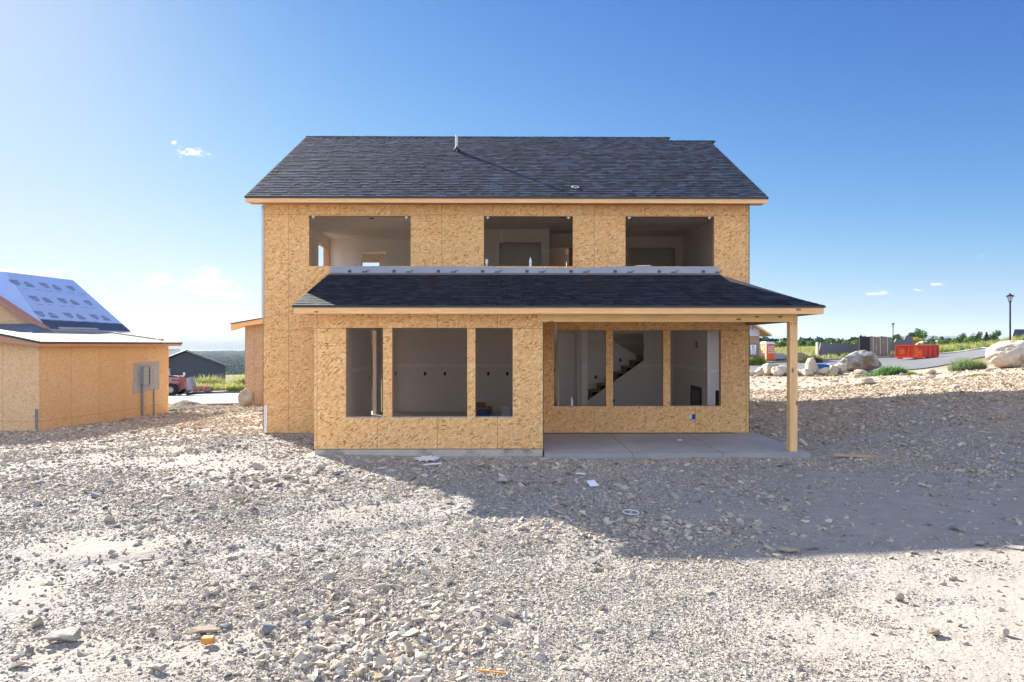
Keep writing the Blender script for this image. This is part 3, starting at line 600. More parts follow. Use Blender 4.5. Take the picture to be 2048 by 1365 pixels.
# patio slab (falls slightly to the front)
mb = MB(); y0, y1 = -2.69, -.004
xj = [BX1 + .02, 2.40, 4.22, 6.0]; xk = [BX1 + .02, 2.34, 4.19, 5.92]
for i in range(3):
    g = .010
    a0, a1, b0, b1 = xj[i] + (g if i else 0), xj[i + 1] - (g if i < 2 else 0), xk[i] + (g if i else 0), xk[i + 1] - (g if i < 2 else 0)
    mb.hexa([(a0, y0, -.14), (a1, y0, -.14), (b1, y1, -.14), (b0, y1, -.14), (a0, y0, .085), (a1, y0, .085), (b1, y1, .135), (b0, y1, .135)])
mb.hexa([(xj[0] + .01, y0 + .01, -.15), (xj[3] - .01, y0 + .01, -.15), (xk[3] - .01, y1 - .01, -.15), (xk[0] + .01, y1 - .01, -.15), (xj[0] + .01, y0 + .01, .06), (xj[3] - .01, y0 + .01, .06), (xk[3] - .01, y1 - .01, .11), (xk[0] + .01, y1 - .01, .11)])
mb.build('patio_slab', CONC, house)
# ---- shingled roofs
def shingle_roof(mb, yb, zb, slope, ycount, xfun, expo=.135, seed=1, base=(.036, .042, .054), t0=.011):
    """courses of random tabs climbing in +Y from (yb, zb); xfun(y) gives the x limits"""
    rg = random.Random(seed); ln = math.hypot(1, slope); cy, cz = 1 / ln, slope / ln; ny, nz = -slope / ln, 1 / ln
    for i in range(ycount):
        s0 = i * expo; s1 = (i + 1) * expo + .02; ya = yb + s0 * cy; xa, xb = xfun(ya); x = xa
        xa2, xb2 = xfun(yb + s1 * cy)
        while x < xb - .01:
            w = rg.uniform(.10, .26); xe = min(xb, x + w)
            if xb - xe < .1: xe = xb
            t = t0 * rg.choice((.85, 1.0, 1.0, 1.15)); tt = .003
            P = lambda xx, s, h: (xx, yb + s * cy + h * ny, zb + s * cz + h * nz)
            f = rg.choice((.5, .75, 1.0, 1.0, 1.35, 1.8)) * rg.uniform(.93, 1.07); tint = rg.choice(((1, 1, 1), (1, 1.02, 1.08), (.96, 1, 1.08))); c = tuple(b_ * f * t_ for b_, t_ in zip(base, tint))
            dx = rg.uniform(-.004, .004); ds = 0.0
            g = .002
            xl, xr = x + (g if x > xa else 0), xe - (g if xe < xb else 0)
            xl2, xr2 = (xl if x > xa else xa2), (xr if xe < xb else xb2)
            if xe == xb and xb2 < xl: break
            if xr2 < xl2: xr2 = xl2
            A, B_, C_, D_ = P(xl, s0 + ds, t), P(xr, s0 + ds, t), P(xr2, s1, tt), P(xl2, s1, tt)
            A0, B0 = P(xl, s0 + ds, -.002), P(xr, s0 + ds, -.002); D0, C0 = P(xl2, s1, -.002), P(xr2, s1, -.002)
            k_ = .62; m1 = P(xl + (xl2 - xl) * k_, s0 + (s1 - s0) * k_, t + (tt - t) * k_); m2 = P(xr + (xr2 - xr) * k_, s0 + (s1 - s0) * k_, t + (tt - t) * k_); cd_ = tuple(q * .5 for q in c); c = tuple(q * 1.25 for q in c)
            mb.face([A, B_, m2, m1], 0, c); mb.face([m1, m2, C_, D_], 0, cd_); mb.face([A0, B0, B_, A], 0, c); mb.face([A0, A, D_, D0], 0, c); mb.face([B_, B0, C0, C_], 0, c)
            x = xe
    return mb
EX0, EX1 = -6.27, 6.05; EY, EZ, SL = -.33, 5.745, .586; RY = 4.65; RY2 = 4.30
def zr_(y): return EZ + SL * (y - EY)
def xf_main(y): return (EX0, EX1) if y < RY2 else (EX0, 4.82)
ln = math.hypot(1, SL); n1_ = int((RY - EY) * ln / .135)
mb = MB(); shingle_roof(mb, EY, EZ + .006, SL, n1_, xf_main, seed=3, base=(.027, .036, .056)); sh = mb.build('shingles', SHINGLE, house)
TH = .10
mb = MB()
mb.hexa([(EX0 + .01, EY + .02, EZ - TH), (EX1 - .01, EY + .02, EZ - TH), (EX1 - .01, RY2, zr_(RY2) - TH), (EX0 + .01, RY2, zr_(RY2) - TH), (EX0 + .01, EY + .02, EZ), (EX1 - .01, EY + .02, EZ + .0), (EX1 - .01, RY2, zr_(RY2)), (EX0 + .01, RY2, zr_(RY2))])
mb.hexa([(EX0 + .01, RY2, zr_(RY2) - TH), (4.81, RY2, zr_(RY2) - TH), (4.81, RY, zr_(RY) - TH), (EX0 + .01, RY, zr_(RY) - TH), (EX0 + .01, RY2, zr_(RY2)), (4.81, RY2, zr_(RY2)), (4.81, RY, zr_(RY)), (EX0 + .01, RY, zr_(RY))])
yb_ = 2 * RY - EY
mb.hexa([(EX0 + .01, RY, zr_(RY) - TH), (4.81, RY, zr_(RY) - TH), (4.81, yb_, EZ - TH), (EX0 + .01, yb_, EZ - TH), (EX0 + .01, RY, zr_(RY)), (4.81, RY, zr_(RY)), (4.81, yb_, EZ), (EX0 + .01, yb_, EZ)])
mb.hexa([(4.82, RY2, zr_(RY2) - TH), (EX1 - .01, RY2, zr_(RY2) - TH), (EX1 - .01, yb_ - .5, EZ - TH), (4.82, yb_ - .5, EZ - TH), (4.82, RY2, zr_(RY2)), (EX1 - .01, RY2, zr_(RY2)), (EX1 - .01, yb_ - .5, EZ), (4.82, yb_ - .5, EZ)])
mb.build('roof_deck', FLASH, house)
mb = MB()                                                     # ridge caps
x = EX0
while x < 4.8:
    w = .2; c = tuple(b * rng.uniform(.7, 1.4) for b in (.042, .05, .065)); zt = zr_(RY) + .018 + rng.uniform(0, .006)
    mb.face([(x, RY - .14, zt - .085 + .01), (x + w - .01, RY - .14, zt - .085), (x + w - .01, RY, zt), (x, RY, zt + .01)], 0, c); mb.face([(x, RY, zt + .01), (x + w - .01, RY, zt), (x + w - .01, RY + .14, zt - .085), (x, RY + .14, zt - .085)], 0, c); x += w
x = 4.82
while x < EX1:
    c = tuple(b * rng.uniform(.7, 1.4) for b in (.042, .05, .065)); zt = zr_(RY2) + .018
    mb.face([(x, RY2 - .12, zt - .07), (x + .19, RY2 - .12, zt - .08), (x + .19, RY2, zt), (x, RY2, zt + .01)], 0, c); mb.face([(x, RY2, zt + .01), (x + .19, RY2, zt), (x + .19, RY2 + .12, zt - .075), (x, RY2 + .12, zt - .075)], 0, c); x += .2
mb.build('ridge_cap', SHINGLE, house)
mb = MB(); mb.box(EX0 + .02, EX1 - .02, EY, EY + .04, EZ - .135, EZ - .022); mb.build('fascia', WOOD_F, house)
mb = MB(); mb.box(EX0 + .0, EX1 - .0, EY - .018, EY - .003, EZ - .036, EZ + .004); mb.build('drip_edge', DRIP, house)
for xx in (EX0 + .012, EX1 - .012):
    s_ = 1 if xx < 0 else -1; yt = RY if xx < 0 else RY2
    mb = MB(); mb.hexa([(xx, EY + .04, EZ - .13), (xx + s_ * .03, EY + .04, EZ - .13), (xx + s_ * .03, yt, zr_(yt) - .14), (xx, yt, zr_(yt) - .14), (xx, EY + .04, EZ - .012 - .0), (xx + s_ * .03, EY + .04, EZ - .012), (xx + s_ * .03, yt, zr_(yt) - .012), (xx, yt, zr_(yt) - .012)])
    mb.build('rake_board', WOOD_FD, house)
mb = MB(); mb.box(EX0 + .05, EX1 - .05, EY + .045, -.002, EZ - .122, EZ - .108); mb.build('soffit', WOOD_FD, house)
# vent pipe on the main roof and the ring of cord lying near the eave
vy = 3.22; mb = MB(); mb.tube((-1.56, vy, zr_(vy) - .05), (-1.56, vy, zr_(vy) + .46), .038, n=12); vp = mb.build('vent_pipe', flat('vent_pipe_pale', (.62, .62, .62), .5), house, smooth=False)
mb = MB(); mb.lathe([(.11, .0), (.085, .035), (.05, .06), (.042, .11)], (-1.56, vy, zr_(vy) + .02), 14); mb.build('vent_boot', DRIP, vp)
# ---- porch roof
PX0, PX1, PY, PZ = -4.37, 6.20, -2.86, 3.04; PS = .326
def zp(y): return PZ + PS * (y - PY)
def xf_p(y):
    if y < -.87: return (PX0, PX1 + (5.01 - PX1) * (y - PY) / 1.99)
    return (PX0, 5.01 - .05 * (y + .87) / .87)
lnp = math.hypot(1, PS); cnt = int((2.80) * lnp / .135)
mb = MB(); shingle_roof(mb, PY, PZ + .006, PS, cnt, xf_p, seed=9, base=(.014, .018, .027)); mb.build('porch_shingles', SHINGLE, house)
mb = MB(); lo = .09
top = [(PX0 + .01, PY + .02, zp(PY + .02)), (PX1 - .01, PY + .02, zp(PY + .02)), (5.00, -.87, zp(-.87)), (4.95, -.002, zp(0)), (PX0 + .01, -.002, zp(0))]
mb.prism(top, (0, 0, -lo)); mb.build('porch_roof_deck', WOOD_FD, house)
side = [(PX1 - .012, PY + .03, PZ - .002), (PX1 - .012, -.002, PZ - .002), (4.955, -.002, zp(0) - .004), (5.005, -.87, zp(-.87) - .004)]
mb = MB(); mb.prism(side, (0, 0, -.09)); mb.build('porch_roof_side', FLASH, house)
mb = MB(); mb.box(PX0 + .03, PX1 - .02, PY, PY + .04, PZ - .155, PZ - .03); mb.box(PX1 - .06, PX1 - .021, PY + .041, -.02, PZ - .155, PZ - .03)
mb.build('porch_fascia', WOOD_F, house)
mb = MB(); mb.hexa([(PX0 + .015, PY + .045, PZ - .15), (PX0 + .05, PY + .045, PZ - .15), (PX0 + .05, -.004, zp(0) - .15), (PX0 + .015, -.004, zp(0) - .15), (PX0 + .015, PY + .045, PZ - .02), (PX0 + .05, PY + .045, PZ - .02), (PX0 + .05, -.004, zp(0) - .02), (PX0 + .015, -.004, zp(0) - .02)])
mb.build('porch_rake_board', WOOD_FD, house)
mb = MB(); mb.box(PX0 + .0, PX1 + .0, PY - .018, PY - .003, PZ - .034, PZ + .006); mb.box(PX1 + .001, PX1 + .014, PY - .018, -.03, PZ - .034, PZ + .002); mb.build('porch_drip_edge', DRIP, house)
mb = MB(); mb.box(PX0 + .06, BX0 - .004, PY + .05, -.004, 2.90, 2.915); mb.box(BX0, BX1 + .0, PY + .05, BY - .003, 2.90, 2.915); mb.box(BX1 + .003, PX1 - .07, PY + .05, -.004, 2.908, 2.923); mb.build('porch_soffit', WOOD_FD, house)
# flashing and lapped membrane where the porch roof meets the wall
mb = MB(); mb.hexa([(PX0 + .02, -.20, zp(-.20) + .022), (4.97, -.20, zp(-.20) + .022), (4.95, -.006, zp(0) + .022), (PX0 + .02, -.006, zp(0) + .022), (PX0 + .02, -.20, zp(-.20) + .027), (4.97, -.20, zp(-.20) + .027), (4.95, -.006, zp(0) + .027), (PX0 + .02, -.006, zp(0) + .027)])
mb.hexa([(4.96, -.90, zp(-.9) + .015), (5.06, -.90, zp(-.9) - .005), (5.03, -.006, zp(0) - .03), (4.93, -.006, zp(0) + .02), (4.96, -.90, zp(-.9) + .03), (5.06, -.90, zp(-.9) + .012), (5.03, -.006, zp(0) - .015), (4.93, -.006, zp(0) + .034)])
fl = mb.build('roof_flashing', FLASH, house)
mb = MB(); n_ = 70; xs_ = np.linspace(PX0 + .02, 4.96, n_)
def mtop(x): return 4.150 - .035 * math.exp(-((x - 1.0) / 1.3) ** 2) + .006 * math.sin(x * 3.1) + .004 * math.sin(x * 7.7)
for i in range(n_ - 1):
    a, b = xs_[i], xs_[i + 1]
    for k, (fa, fb, ya, yb2) in enumerate(((0.0, .52, -.022, -.012), (.50, 1.0, -.010, -.004))):
        za, zb = zp(0) + .015, zp(0) + .015; ta, tb = mtop(a), mtop(b)
        mb.hexa([(a, ya - .004, za + (ta - za) * fa), (b, ya - .004, zb + (tb - zb) * fa), (b, ya + .008, zb + (tb - zb) * fa), (a, ya + .008, za + (ta - za) * fa), (a, yb2 - .004, za + (ta - za) * fb), (b, yb2 - .004, zb + (tb - zb) * fb), (b, yb2 + .008, zb + (tb - zb) * fb), (a, yb2 + .008, za + (ta - za) * fb)])
mm = mb.build('wall_membrane', MEMB, house)
mb = MB()
for k in range(9):                                            # the small printed marks repeated along the membrane (unreadable in the photo)
    x = PX0 + .45 + k * 1.06
    for (dx, w) in ((0, .02), (.03, .015), (.055, .02)): mb.box(x + dx, x + dx + w, -.0285, -.0245, 4.0, 4.05)
    mb.box(x, x + .075, -.0285, -.0248, 4.052, 4.06)
    for q in range(5): mb.box(x + .33 + q * .026, x + .348 + q * .026, -.0285, -.0245, 4.0 + .003 * (q % 2), 4.03)
    mb.hexa([(x + .44, -.0285, 4.03), (x + .50, -.0285, 4.045), (x + .50, -.0245, 4.045), (x + .44, -.0245, 4.03), (x + .44, -.0285, 4.045), (x + .51, -.0285, 4.06), (x + .51, -.0245, 4.06), (x + .44, -.0245, 4.045)])
mb.build('printed_mark', BLACK, mm)
# beams and post
mb = MB(); mb.box(.487, 5.796, -2.54, -2.508, 2.737, 2.895); mb.box(BX1 + .004, 5.794, -2.507, -2.38, 2.7372, 2.894); bmn = mb.build('porch_beam', WOOD_B, house)
mb = MB()
for q in range(3): mb.box(5.70 + .03 * q, 5.712 + .03 * q, -2.543, -2.540, 2.77 + .04 * (q % 2), 2.782 + .04 * (q % 2))
for x in (.53, 1.75, 2.9, 4.1): mb.box(x, x + .012, -2.543, -2.540, 2.78, 2.792)
mb.build('bolt', BLACK, bmn)
mb = MB(); mb.box(5.64, 5.79, -2.375, -.005, 2.7374, 2.896); mb.build('side_beam', wood('side_beam_wood', (.40, .22, .12), 1, knots=False), house)
mb = MB(); mb.box(5.636, 5.796, -2.538, -2.378, .097, 2.7368); post = mb.build('porch_post', WOOD_P, house, bevel=.006)
mb = MB(); mb.box(5.64, 5.793, -2.534, -2.382, .08, .1); mb.build('post_base', GALV, post)
mb = MB()
for (x, z) in ((5.668, 2.69), (5.75, 2.70)): mb.tube((x, -2.545, z), (x, -2.535, z), .012, n=8)
mb.build('bolt', BLACK, post)
# drywall lining, floors, ceilings (upper storey)
def lining(name, boxes, mat, m2=None, tapes=()):
    mb = MB()
    for b_ in boxes: mb.box(*b_)
    o = mb.build(name, mat, house)
    if tapes:
        mb = MB()
        for b_ in tapes: mb.box(*b_)
        mb.build('joint_tape', m2, o)
    return o
lining('upper_floor', [(XL + WT, XR - WT, WT + .001, YB - .001, FL2 - .14, FL2)], SUBFLOOR)
tp = [(-5.78, -1.75, 1.2 + k * 1.22, 1.29 + k * 1.22, CE2 - .004, CE2 + .001) for k in range(4)]
for k in range(4): tp += [(-5.2 + q * 1.22 + (k % 2) * .5, -5.13 + q * 1.22 + (k % 2) * .5, 1.3 + k * 1.22, 2.41 + k * 1.22, CE2 - .0035, CE2 + .001) for q in range(3)]
lining('ceiling', [(XL + WT + .012, -1.7, WT + .012, YB - .012, CE2, CE2 + .02)], DRYWHITE, MUDW, tp)
tp = [(-1.5, 5.5, 1.2 + k * 1.22, 1.28 + k * 1.22, CE2 - .004, CE2 + .001) for k in range(4)]
for k in range(4): tp += [(2.9 + q * .42 + .0, 2.94 + q * .42, 1.3 + k * 1.22, 2.40 + k * 1.22, CE2 - .0035, CE2 + .001) for q in range(5)]
lining('ceiling', [(-1.69, XR - WT - .012, WT + .012, YB - .012, CE2, CE2 + .02)], DRYWALL, MUD, tp)
# first upper room: left lining, rear lining with a door hole
mb = MB(); grid_wall(mb, WT + .012, YB, FL2, CE2, XL + WT, XL + WT + .012, [(4.25, 5.40, 4.155, 5.36)], 0, 1, axis='y'); o = mb.build('upper_side_lining', [DRYWHITE, WOOD_J], house)
mb = MB(); mb.box(XL + WT + .0, XL + WT + .015, .2, 5.6, 5.60, 5.655)
for k in range(3): mb.box(XL + WT + .0, XL + WT + .0145, .9 + k * 1.22, .98 + k * 1.22, FL2, CE2 - .06)
mb.build('joint_tape', MUDW, o)
mb = MB(); grid_wall(mb, XL + WT + .02, -1.75, FL2, CE2 - .002, 5.55, 5.66, [(-4.785, -3.99, FL2 - .01, 5.27)], 0); o = mb.build('upper_partition', DRYWHITE, house)
mb = MB(); mb.box(-5.75, -4.9, 5.545, 5.552, 5.56, 5.64); mb.box(-5.45, -5.36, 5.545, 5.552, 3.3, 5.3); mb.box(-3.4, -3.3, 5.545, 5.552, 3.3, 5.4); mb.build('joint_tape', MUDW, o)
lining('upper_partition', [(-1.74, -1.63, WT + .015, YB - .02, FL2, CE2 - .002)], DRYWHITE)
lining('upper_partition', [(2.02, 2.13, WT + .015, 7.0, FL2, CE2 - .002)], DRYWALL)
# middle upper room
mb = MB(); grid_wall(mb, -1.62, 1.13, FL2, CE2 - .003, 3.65, 3.76, [(-.345, .895, FL2 - .01, 5.28)], 0); o = mb.build('upper_partition', DRYWALL, house)
mb = MB(); mb.box(-.33, -.22, 3.645, 3.652, 5.26, CE2 - .01); mb.box(.91, 1.12, 3.645, 3.652, 4.98, 5.08); mb.build('joint_tape', MUD, o)
lining('closet_wall', [(-1.6, 1.13, 4.30, 4.36, FL2, CE2 - .003), (1.02, 1.128, 3.762, 4.298, FL2, CE2 - .004)], DRYWALL)
mb = MB(); grid_wall(mb, 1.14, 2.01, FL2, CE2 - .003, 4.40, 4.51, [(1.16, 1.99, FL2 - .01, 5.24)], 0); mb.build('upper_partition', DRYWALL, house)
lining('hall_wall', [(1.14, 2.01, 8.0, 8.1, 4.9, CE2 - .003)], DRYWALL)
# third upper room
mb = MB(); grid_wall(mb, 2.14, XR - WT - .14, FL2, CE2 - .003, 4.95, 5.06, [(3.73, 5.17, FL2 - .01, 5.30)], 0); o = mb.build('upper_partition', DRYWALL, house)
mb = MB(); mb.box(4.0, 4.9, 4.945, 4.952, 5.40, 5.46); mb.box(2.9, 3.7, 4.945, 4.952, 5.0, 5.1); mb.build('joint_tape', MUD, o)
lining('closet_wall', [(2.14, XR - WT - .14, 5.60, 5.66, FL2, CE2 - .003)], DRYWALL)
lining('upper_side_lining', [(XR - WT - .13, XR - WT - .10, WT + .015, 5.6, FL2, CE2 - .003)], DRYWALL, MUD, [(XR - WT - .134, XR - WT - .12, .7 + k * .41, .75 + k * .41, FL2 + .4, CE2 - .12) for k in range(11)])
for (x, y) in ((-3.75, 1.95), (-2.6, 1.0), (-.55, .75), (1.05, .75), (1.35, 1.75), (3.9, 1.5), (4.6, .95), (-4.5, 6.6)):
    mb = MB(); mb.tube((x, y, CE2 - .0055), (x, y, CE2 + .01), .07, n=14); mb.build('light_hole', DARKG, house)
mb = MB()
for (a, b, c, d) in uw:
    for x in (a + .06, b - .14): mb.box(x, x + .07, .02, .03, d - .035, d - .012); mb.box(x + .02, x + .04, .02, .03, d - .07, d - .036)
mb.build('spacer_clip', WHITEP, house)
# ---- ground storey
lining('ground_floor', [(XL + WT, XR - WT, WT + .001, YB - .001, .02, FL1 - .001), (BX0 + WT + .001, BX1 - WT - .001, BY + WT + .001, WT, .019, FL1 - .002)], flat('room_floor', (.55, .53, .50), .85, .2, var=.15, scale=2))
lining('lower_ceiling', [(XL + WT, XR - WT, WT + .001, YB - .001, CE1, CE1 + .02), (BX0 + WT + .001, BX1 - WT - .001, BY + WT + .001, WT, CE1 + .001, CE1 + .021)], DRYWHITE)
TZ = (1.56, 1.66)
mb = MB(); grid_wall(mb, BY + WT + .002, .12, FL1, CE1, BX0 + WT, BX0 + WT + .015, [(-2.0, -.5, .6, 2.6)], axis='y'); mb.box(BX1 - WT - .015, BX1 - WT, BY + WT + .002, .12, FL1, CE1); mb.build('room_lining', DRYWALL, house)
mb = MB(); grid_wall(mb, .16, 5.2, FL1, CE1, -4.19, -4.08, [(3.61, 4.4, FL1 - .01, 2.7)], 0, axis='y'); o = mb.build('partition', DRYWALL, house)
mb = MB(); mb.box(-4.081, -4.074, .2, 3.55, *TZ); mb.build('joint_tape', MUD, o)
mb = MB(); mb.box(-4.082, -4.072, 3.34, 3.41, 1.26, 1.37); mb.build('outlet_box', BLACK, o)
lining('partition', [(-4.42, -4.08, 5.6, 5.7, FL1, CE1)], DRYWALL)
o = lining('partition', [(-4.08, 1.2, 5.21, 5.31, FL1, CE1)], DRYWALL, MUD, [(-4.05, 1.0, 5.204, 5.212, *TZ)])
for i, x in enumerate((-3.63, -2.70, -2.07, -.70, -.10)):
    mb = MB(); mb.box(x - .035, x + .035, 5.2, 5.21, 1.30, 1.41)
    if i == 0: mb.box(x - .018, x + .018, 5.196, 5.2, 1.32, 1.39, 1)
    mb.build('outlet_box', [BLACK, DRYWALL], o)
mb = MB(); mb.box(-3.2, -2.98, 5.195, 5.205, .28, .52); mb.box(-3.17, -3.01, 5.190, 5.196, .31, .49, 1); mb.build('wall_box', [MUD, DRYWALL], o)
lining('partition', [(BX1 - .12, BX1 - .02, .16, 5.2, FL1, CE1)], DRYWALL)
mb = MB(); mb.box(-5.28, -5.10, YB - .04, YB - .005, .62, 2.28); mb.build('door_jamb', WOOD_J, house)
# living room: wall pieces, stairwell, chase with the fireplace
YW = 5.10
mb = MB(); grid_wall(mb, 1.0, 2.07, FL1, CE1, YW, YW + .11, [(1.33, 2.02, FL1 - .01, 2.62)], 0)
mb.box(2.07, 2.17, YW - .45, YW + .12, FL1, CE1 - .001); o = mb.build('partition', DRYWALL, house)
mb = MB(); mb.box(2.17, 2.37, YW - .55, YW - .44, FL1, CE1 - .001); c_ = mb.build('partition_end', DRYWHITE if False else MUD, house)
mb = MB(); mb.box(2.172, 2.368, YW - .556, YW - .549, *TZ); mb.build('joint_tape', MUDW, c_)
mb = MB(); mb.box(1.72, 1.80, 6.6, 6.72, FL1, 2.25); mb.box(1.98, 2.06, 6.6, 6.72, FL1, 2.25); mb.box(1.72, 2.06, 6.6, 6.72, 2.251, 2.32); jb = mb.build('door_frame', WOOD_S, house)
mb = MB(); mb.box(1.84, 1.93, 6.45, 6.5, FL1 + .01, 2.2); mb.build('door_edge', PAPER, jb)
o = lining('partition', [(.5, 1.7, 8.2, 8.3, FL1, CE1), (2.1, 4.4, 8.3, 8.4, FL1, CE1)], DRYWALL, MUD, [(.5, 1.7, 8.194, 8.202, *TZ)])
mb = MB(); mb.box(1.42, 1.62, 8.19, 8.2, 1.30, 1.42); mb.build('outlet_box', BLACK, o)
# stair wall: polygon with the opening above the stringer line
def xs(p): return px(p, D2 + YW)
def zs(p): return pz(p, D2 + YW)
SX0, SX1 = 2.37, 4.205; sz0, sz1 = .47, 1.77
mb = MB(); mb.prism([(SX0, YW, FL1), (SX1, YW, FL1), (SX1, YW, sz1), (SX0, YW, sz0)], (0, .09, 0)); mb.box(SX1, 5.56, YW, YW + .09, FL1, CE1 - .002); mb.box(SX0, SX1, YW + .001, YW + .089, 2.62, CE1 - .002)
o = mb.build('stair_wall', DRYWALL, house)
mb = MB(); mb.box(SX1 - .2, 5.3, YW - .006, YW + .001, *TZ); mb.build('joint_tape', MUD, o)
mb = MB(); mb.box(3.21, 3.28, YW - .008, YW + .001, .45, .56); mb.build('outlet_box', BLACK, o)
# wall between the two flights
YM = YW + 1.05
mb = MB(); mb.prism([(1.6, YM, FL1), (4.17, YM, FL1), (4.17, YM, 1.93), (2.6, YM, 2.88), (1.6, YM, 2.88)], (0, .1, 0)); o = mb.build('stair_divider', DRYWHITE, house)
mb = MB(); mb.box(2.45, 3.55, YM - .006, YM + .001, 2.30, 2.38); mb.box(2.45, 3.2, YM - .006, YM + .001, .9, .98); mb.build('joint_tape', MUD, o)
for (x, z) in ((3.36, 2.42), (3.64, 1.76), (2.83, 1.2)):
    mb = MB(); mb.box(x - .035, x + .035, YM - .008, YM + .001, z - .055, z + .055); mb.build('outlet_box', BLACK, o)
lining('stairwell_wall', [(1.6, 5.5, YM + 1.15, YM + 1.25, FL1, CE1 + .2)], DRYWALL, MUD, [(3.2, 5.4, YM + 1.144, YM + 1.151, 2.3, 2.38)])
st = thing  # steps
mb = MB(); steps = None
stair = MB(); x = SX0 - .12; z = sz0 - .27
mb0 = MB(); mb0.hexa([(SX0 - .3, YW + .092, sz0 - .42), (SX1, YW + .092, sz1 - .22), (SX1, YM - .002, sz1 - .22), (SX0 - .3, YM - .002, sz0 - .42), (SX0 - .3, YW + .092, sz0 - .24), (SX1, YW + .092, sz1 - .04), (SX1, YM - .002, sz1 - .04), (SX0 - .3, YM - .002, sz0 - .24)])
stair = mb0.build('staircase', WOOD_S, house)
i = 0; xx = SX0 - .05
while xx < SX1 - .05:
    zt = sz0 + (xx - SX0) * (sz1 - sz0) / (SX1 - SX0) + .19
    mb = MB(); mb.box(xx, xx + .02, YW + .10, YM - .01, zt - .19, zt - .03); mb.box(xx - .025, xx + .28, YW + .10, YM - .01, zt - .03, zt, 1); mb.build('step', [WOOD_S, SUBFLOOR], stair); xx += .27
mb = MB(); mb.box(SX1 - .02, 5.5, YW + .1, YM + 1.1, 1.72, 1.90); mb.build('stair_landing', SUBFLOOR, house)
# chase
mb = MB(); mb.box(5.14, 5.54, 1.45, YW - .002, FL1, CE1 - .001); o = mb.build('fireplace_chase', DRYWALL, house)
mb = MB(); mb.box(5.13, 5.142, 1.6, YW - .1, *TZ); mb.box(5.2, 5.5, 1.443, 1.452, 1.55, 1.62); mb.box(5.133, 5.20, 1.440, 1.4505, FL1 + .1, 2.6); mb.build('joint_tape', MUD, o)
mb = MB(); mb.box(5.125, 5.145, 1.98, 3.05, FL1 + .02, 1.12); fp = mb.build('fireplace', BLACK, o)
mb = MB(); mb.box(5.12, 5.126, 2.12, 2.9, FL1 + .15, 1.0); mb.build('fireplace_glass', flat('fireplace_glass', (.02, .018, .018), .15, .5), fp)
mb = MB(); mb.box(5.13, 5.142, 2.42, 2.50, 2.18, 2.38); mb.box(5.13, 5.142, 2.62, 2.65, 2.18, 2.38); mb.build('outlet_box', BLACK, o)
# garage wing seen past the left corner
gw = MB(); gx0 = -10.42; gy = 10.6
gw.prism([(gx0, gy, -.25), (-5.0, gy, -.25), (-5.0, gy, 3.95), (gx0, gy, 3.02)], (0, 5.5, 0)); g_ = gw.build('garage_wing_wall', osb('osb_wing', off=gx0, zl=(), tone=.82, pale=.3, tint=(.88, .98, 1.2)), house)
mb = MB(); s2_ = .172
def zg(x): return 3.02 + s2_ * (x - gx0)
mb.hexa([(gx0 - .46, gy - .3, zg(gx0 - .46) + .13), (-4.9, gy - .3, zg(-4.9) + .13), (-4.9, gy + 5.8, zg(-4.9) + .13), (gx0 - .46, gy + 5.8, zg(gx0 - .46) + .13), (gx0 - .46, gy - .3, zg(gx0 - .46) + .17), (-4.9, gy - .3, zg(-4.9) + .17), (-4.9, gy + 5.8, zg(-4.9) + .17), (gx0 - .46, gy + 5.8, zg(gx0 - .46) + .17)])
mb.build('garage_wing_roof', DRIP, house)
mb = MB(); mb.prism([(gx0 - .44, gy - .28, zg(gx0 - .46) - .12), (gx0 + .1, gy - .28, 3.0), (-5.2, gy - .28, 3.0 + .75), (-5.2, gy - .28, zg(-5.2) + .128), (gx0 - .44, gy - .28, zg(gx0 - .44) + .128)], (0, .27, 0)); mb.build('garage_wing_fascia', WOOD_F, house)
# white perforated strap at the corner, blue outlet box, twisted cord under the porch
mb = MB(); mb.box(XL + .03, XL + .10, -.014, -.004, FL1 + .01, .82); o = mb.build('corner_strap', PAPER, house)
mb = MB()
for k in range(9): mb.tube((XL + .065, -.0165, FL1 + .08 + k * .075), (XL + .065, -.0135, FL1 + .08 + k * .075), .008, n=8)
mb.build('strap_hole', GREYP, o)
mb = MB(); mb.box(XL - .03, XL + .02, -.02, .03, 2.9, 5.6); mb.build('corner_flashing', GALV, house)
mb = MB(); mb.box(4.33, 4.40, -.04, -.003, .48, .60); o = mb.build('outdoor_outlet_box', flat('outlet_blue', (.02, .06, .30), .5), house)
mb = MB(); mb.box(4.27, 4.328, -.012, -.003, .50, .58); mb.build('outlet_flange', PAPER, o)
mb = MB()
for k in range(11): mb.hexa([(1.0, -.36, 2.80 - k * .044), (1.045, -.36, 2.82 - k * .044), (1.045, -.35, 2.82 - k * .044), (1.0, -.35, 2.80 - k * .044), (1.0, -.36, 2.822 - k * .044), (1.045, -.36, 2.842 - k * .044), (1.045, -.35, 2.842 - k * .044), (1.0, -.35, 2.822 - k * .044)])
mb.box(1.012, 1.034, -.352, -.346, 2.35, 2.90, 1); mb.build('hanging_strap', [PAPER, GREYP], house)
# window reveal details: grey sill tape on the ground storey
for (a, b, c, d) in bw: mb = MB(); mb.box(a + .005, b - .005, BY - .004, BY + WT, c + .001, c + .010); mb.build('sill_tape', MEMB, house)
for (a, b, c, d) in pw_: mb = MB(); mb.box(a + .005, b - .005, -.004, WT, c + .001, c + .008); mb.build('sill_tape', MEMB, house)
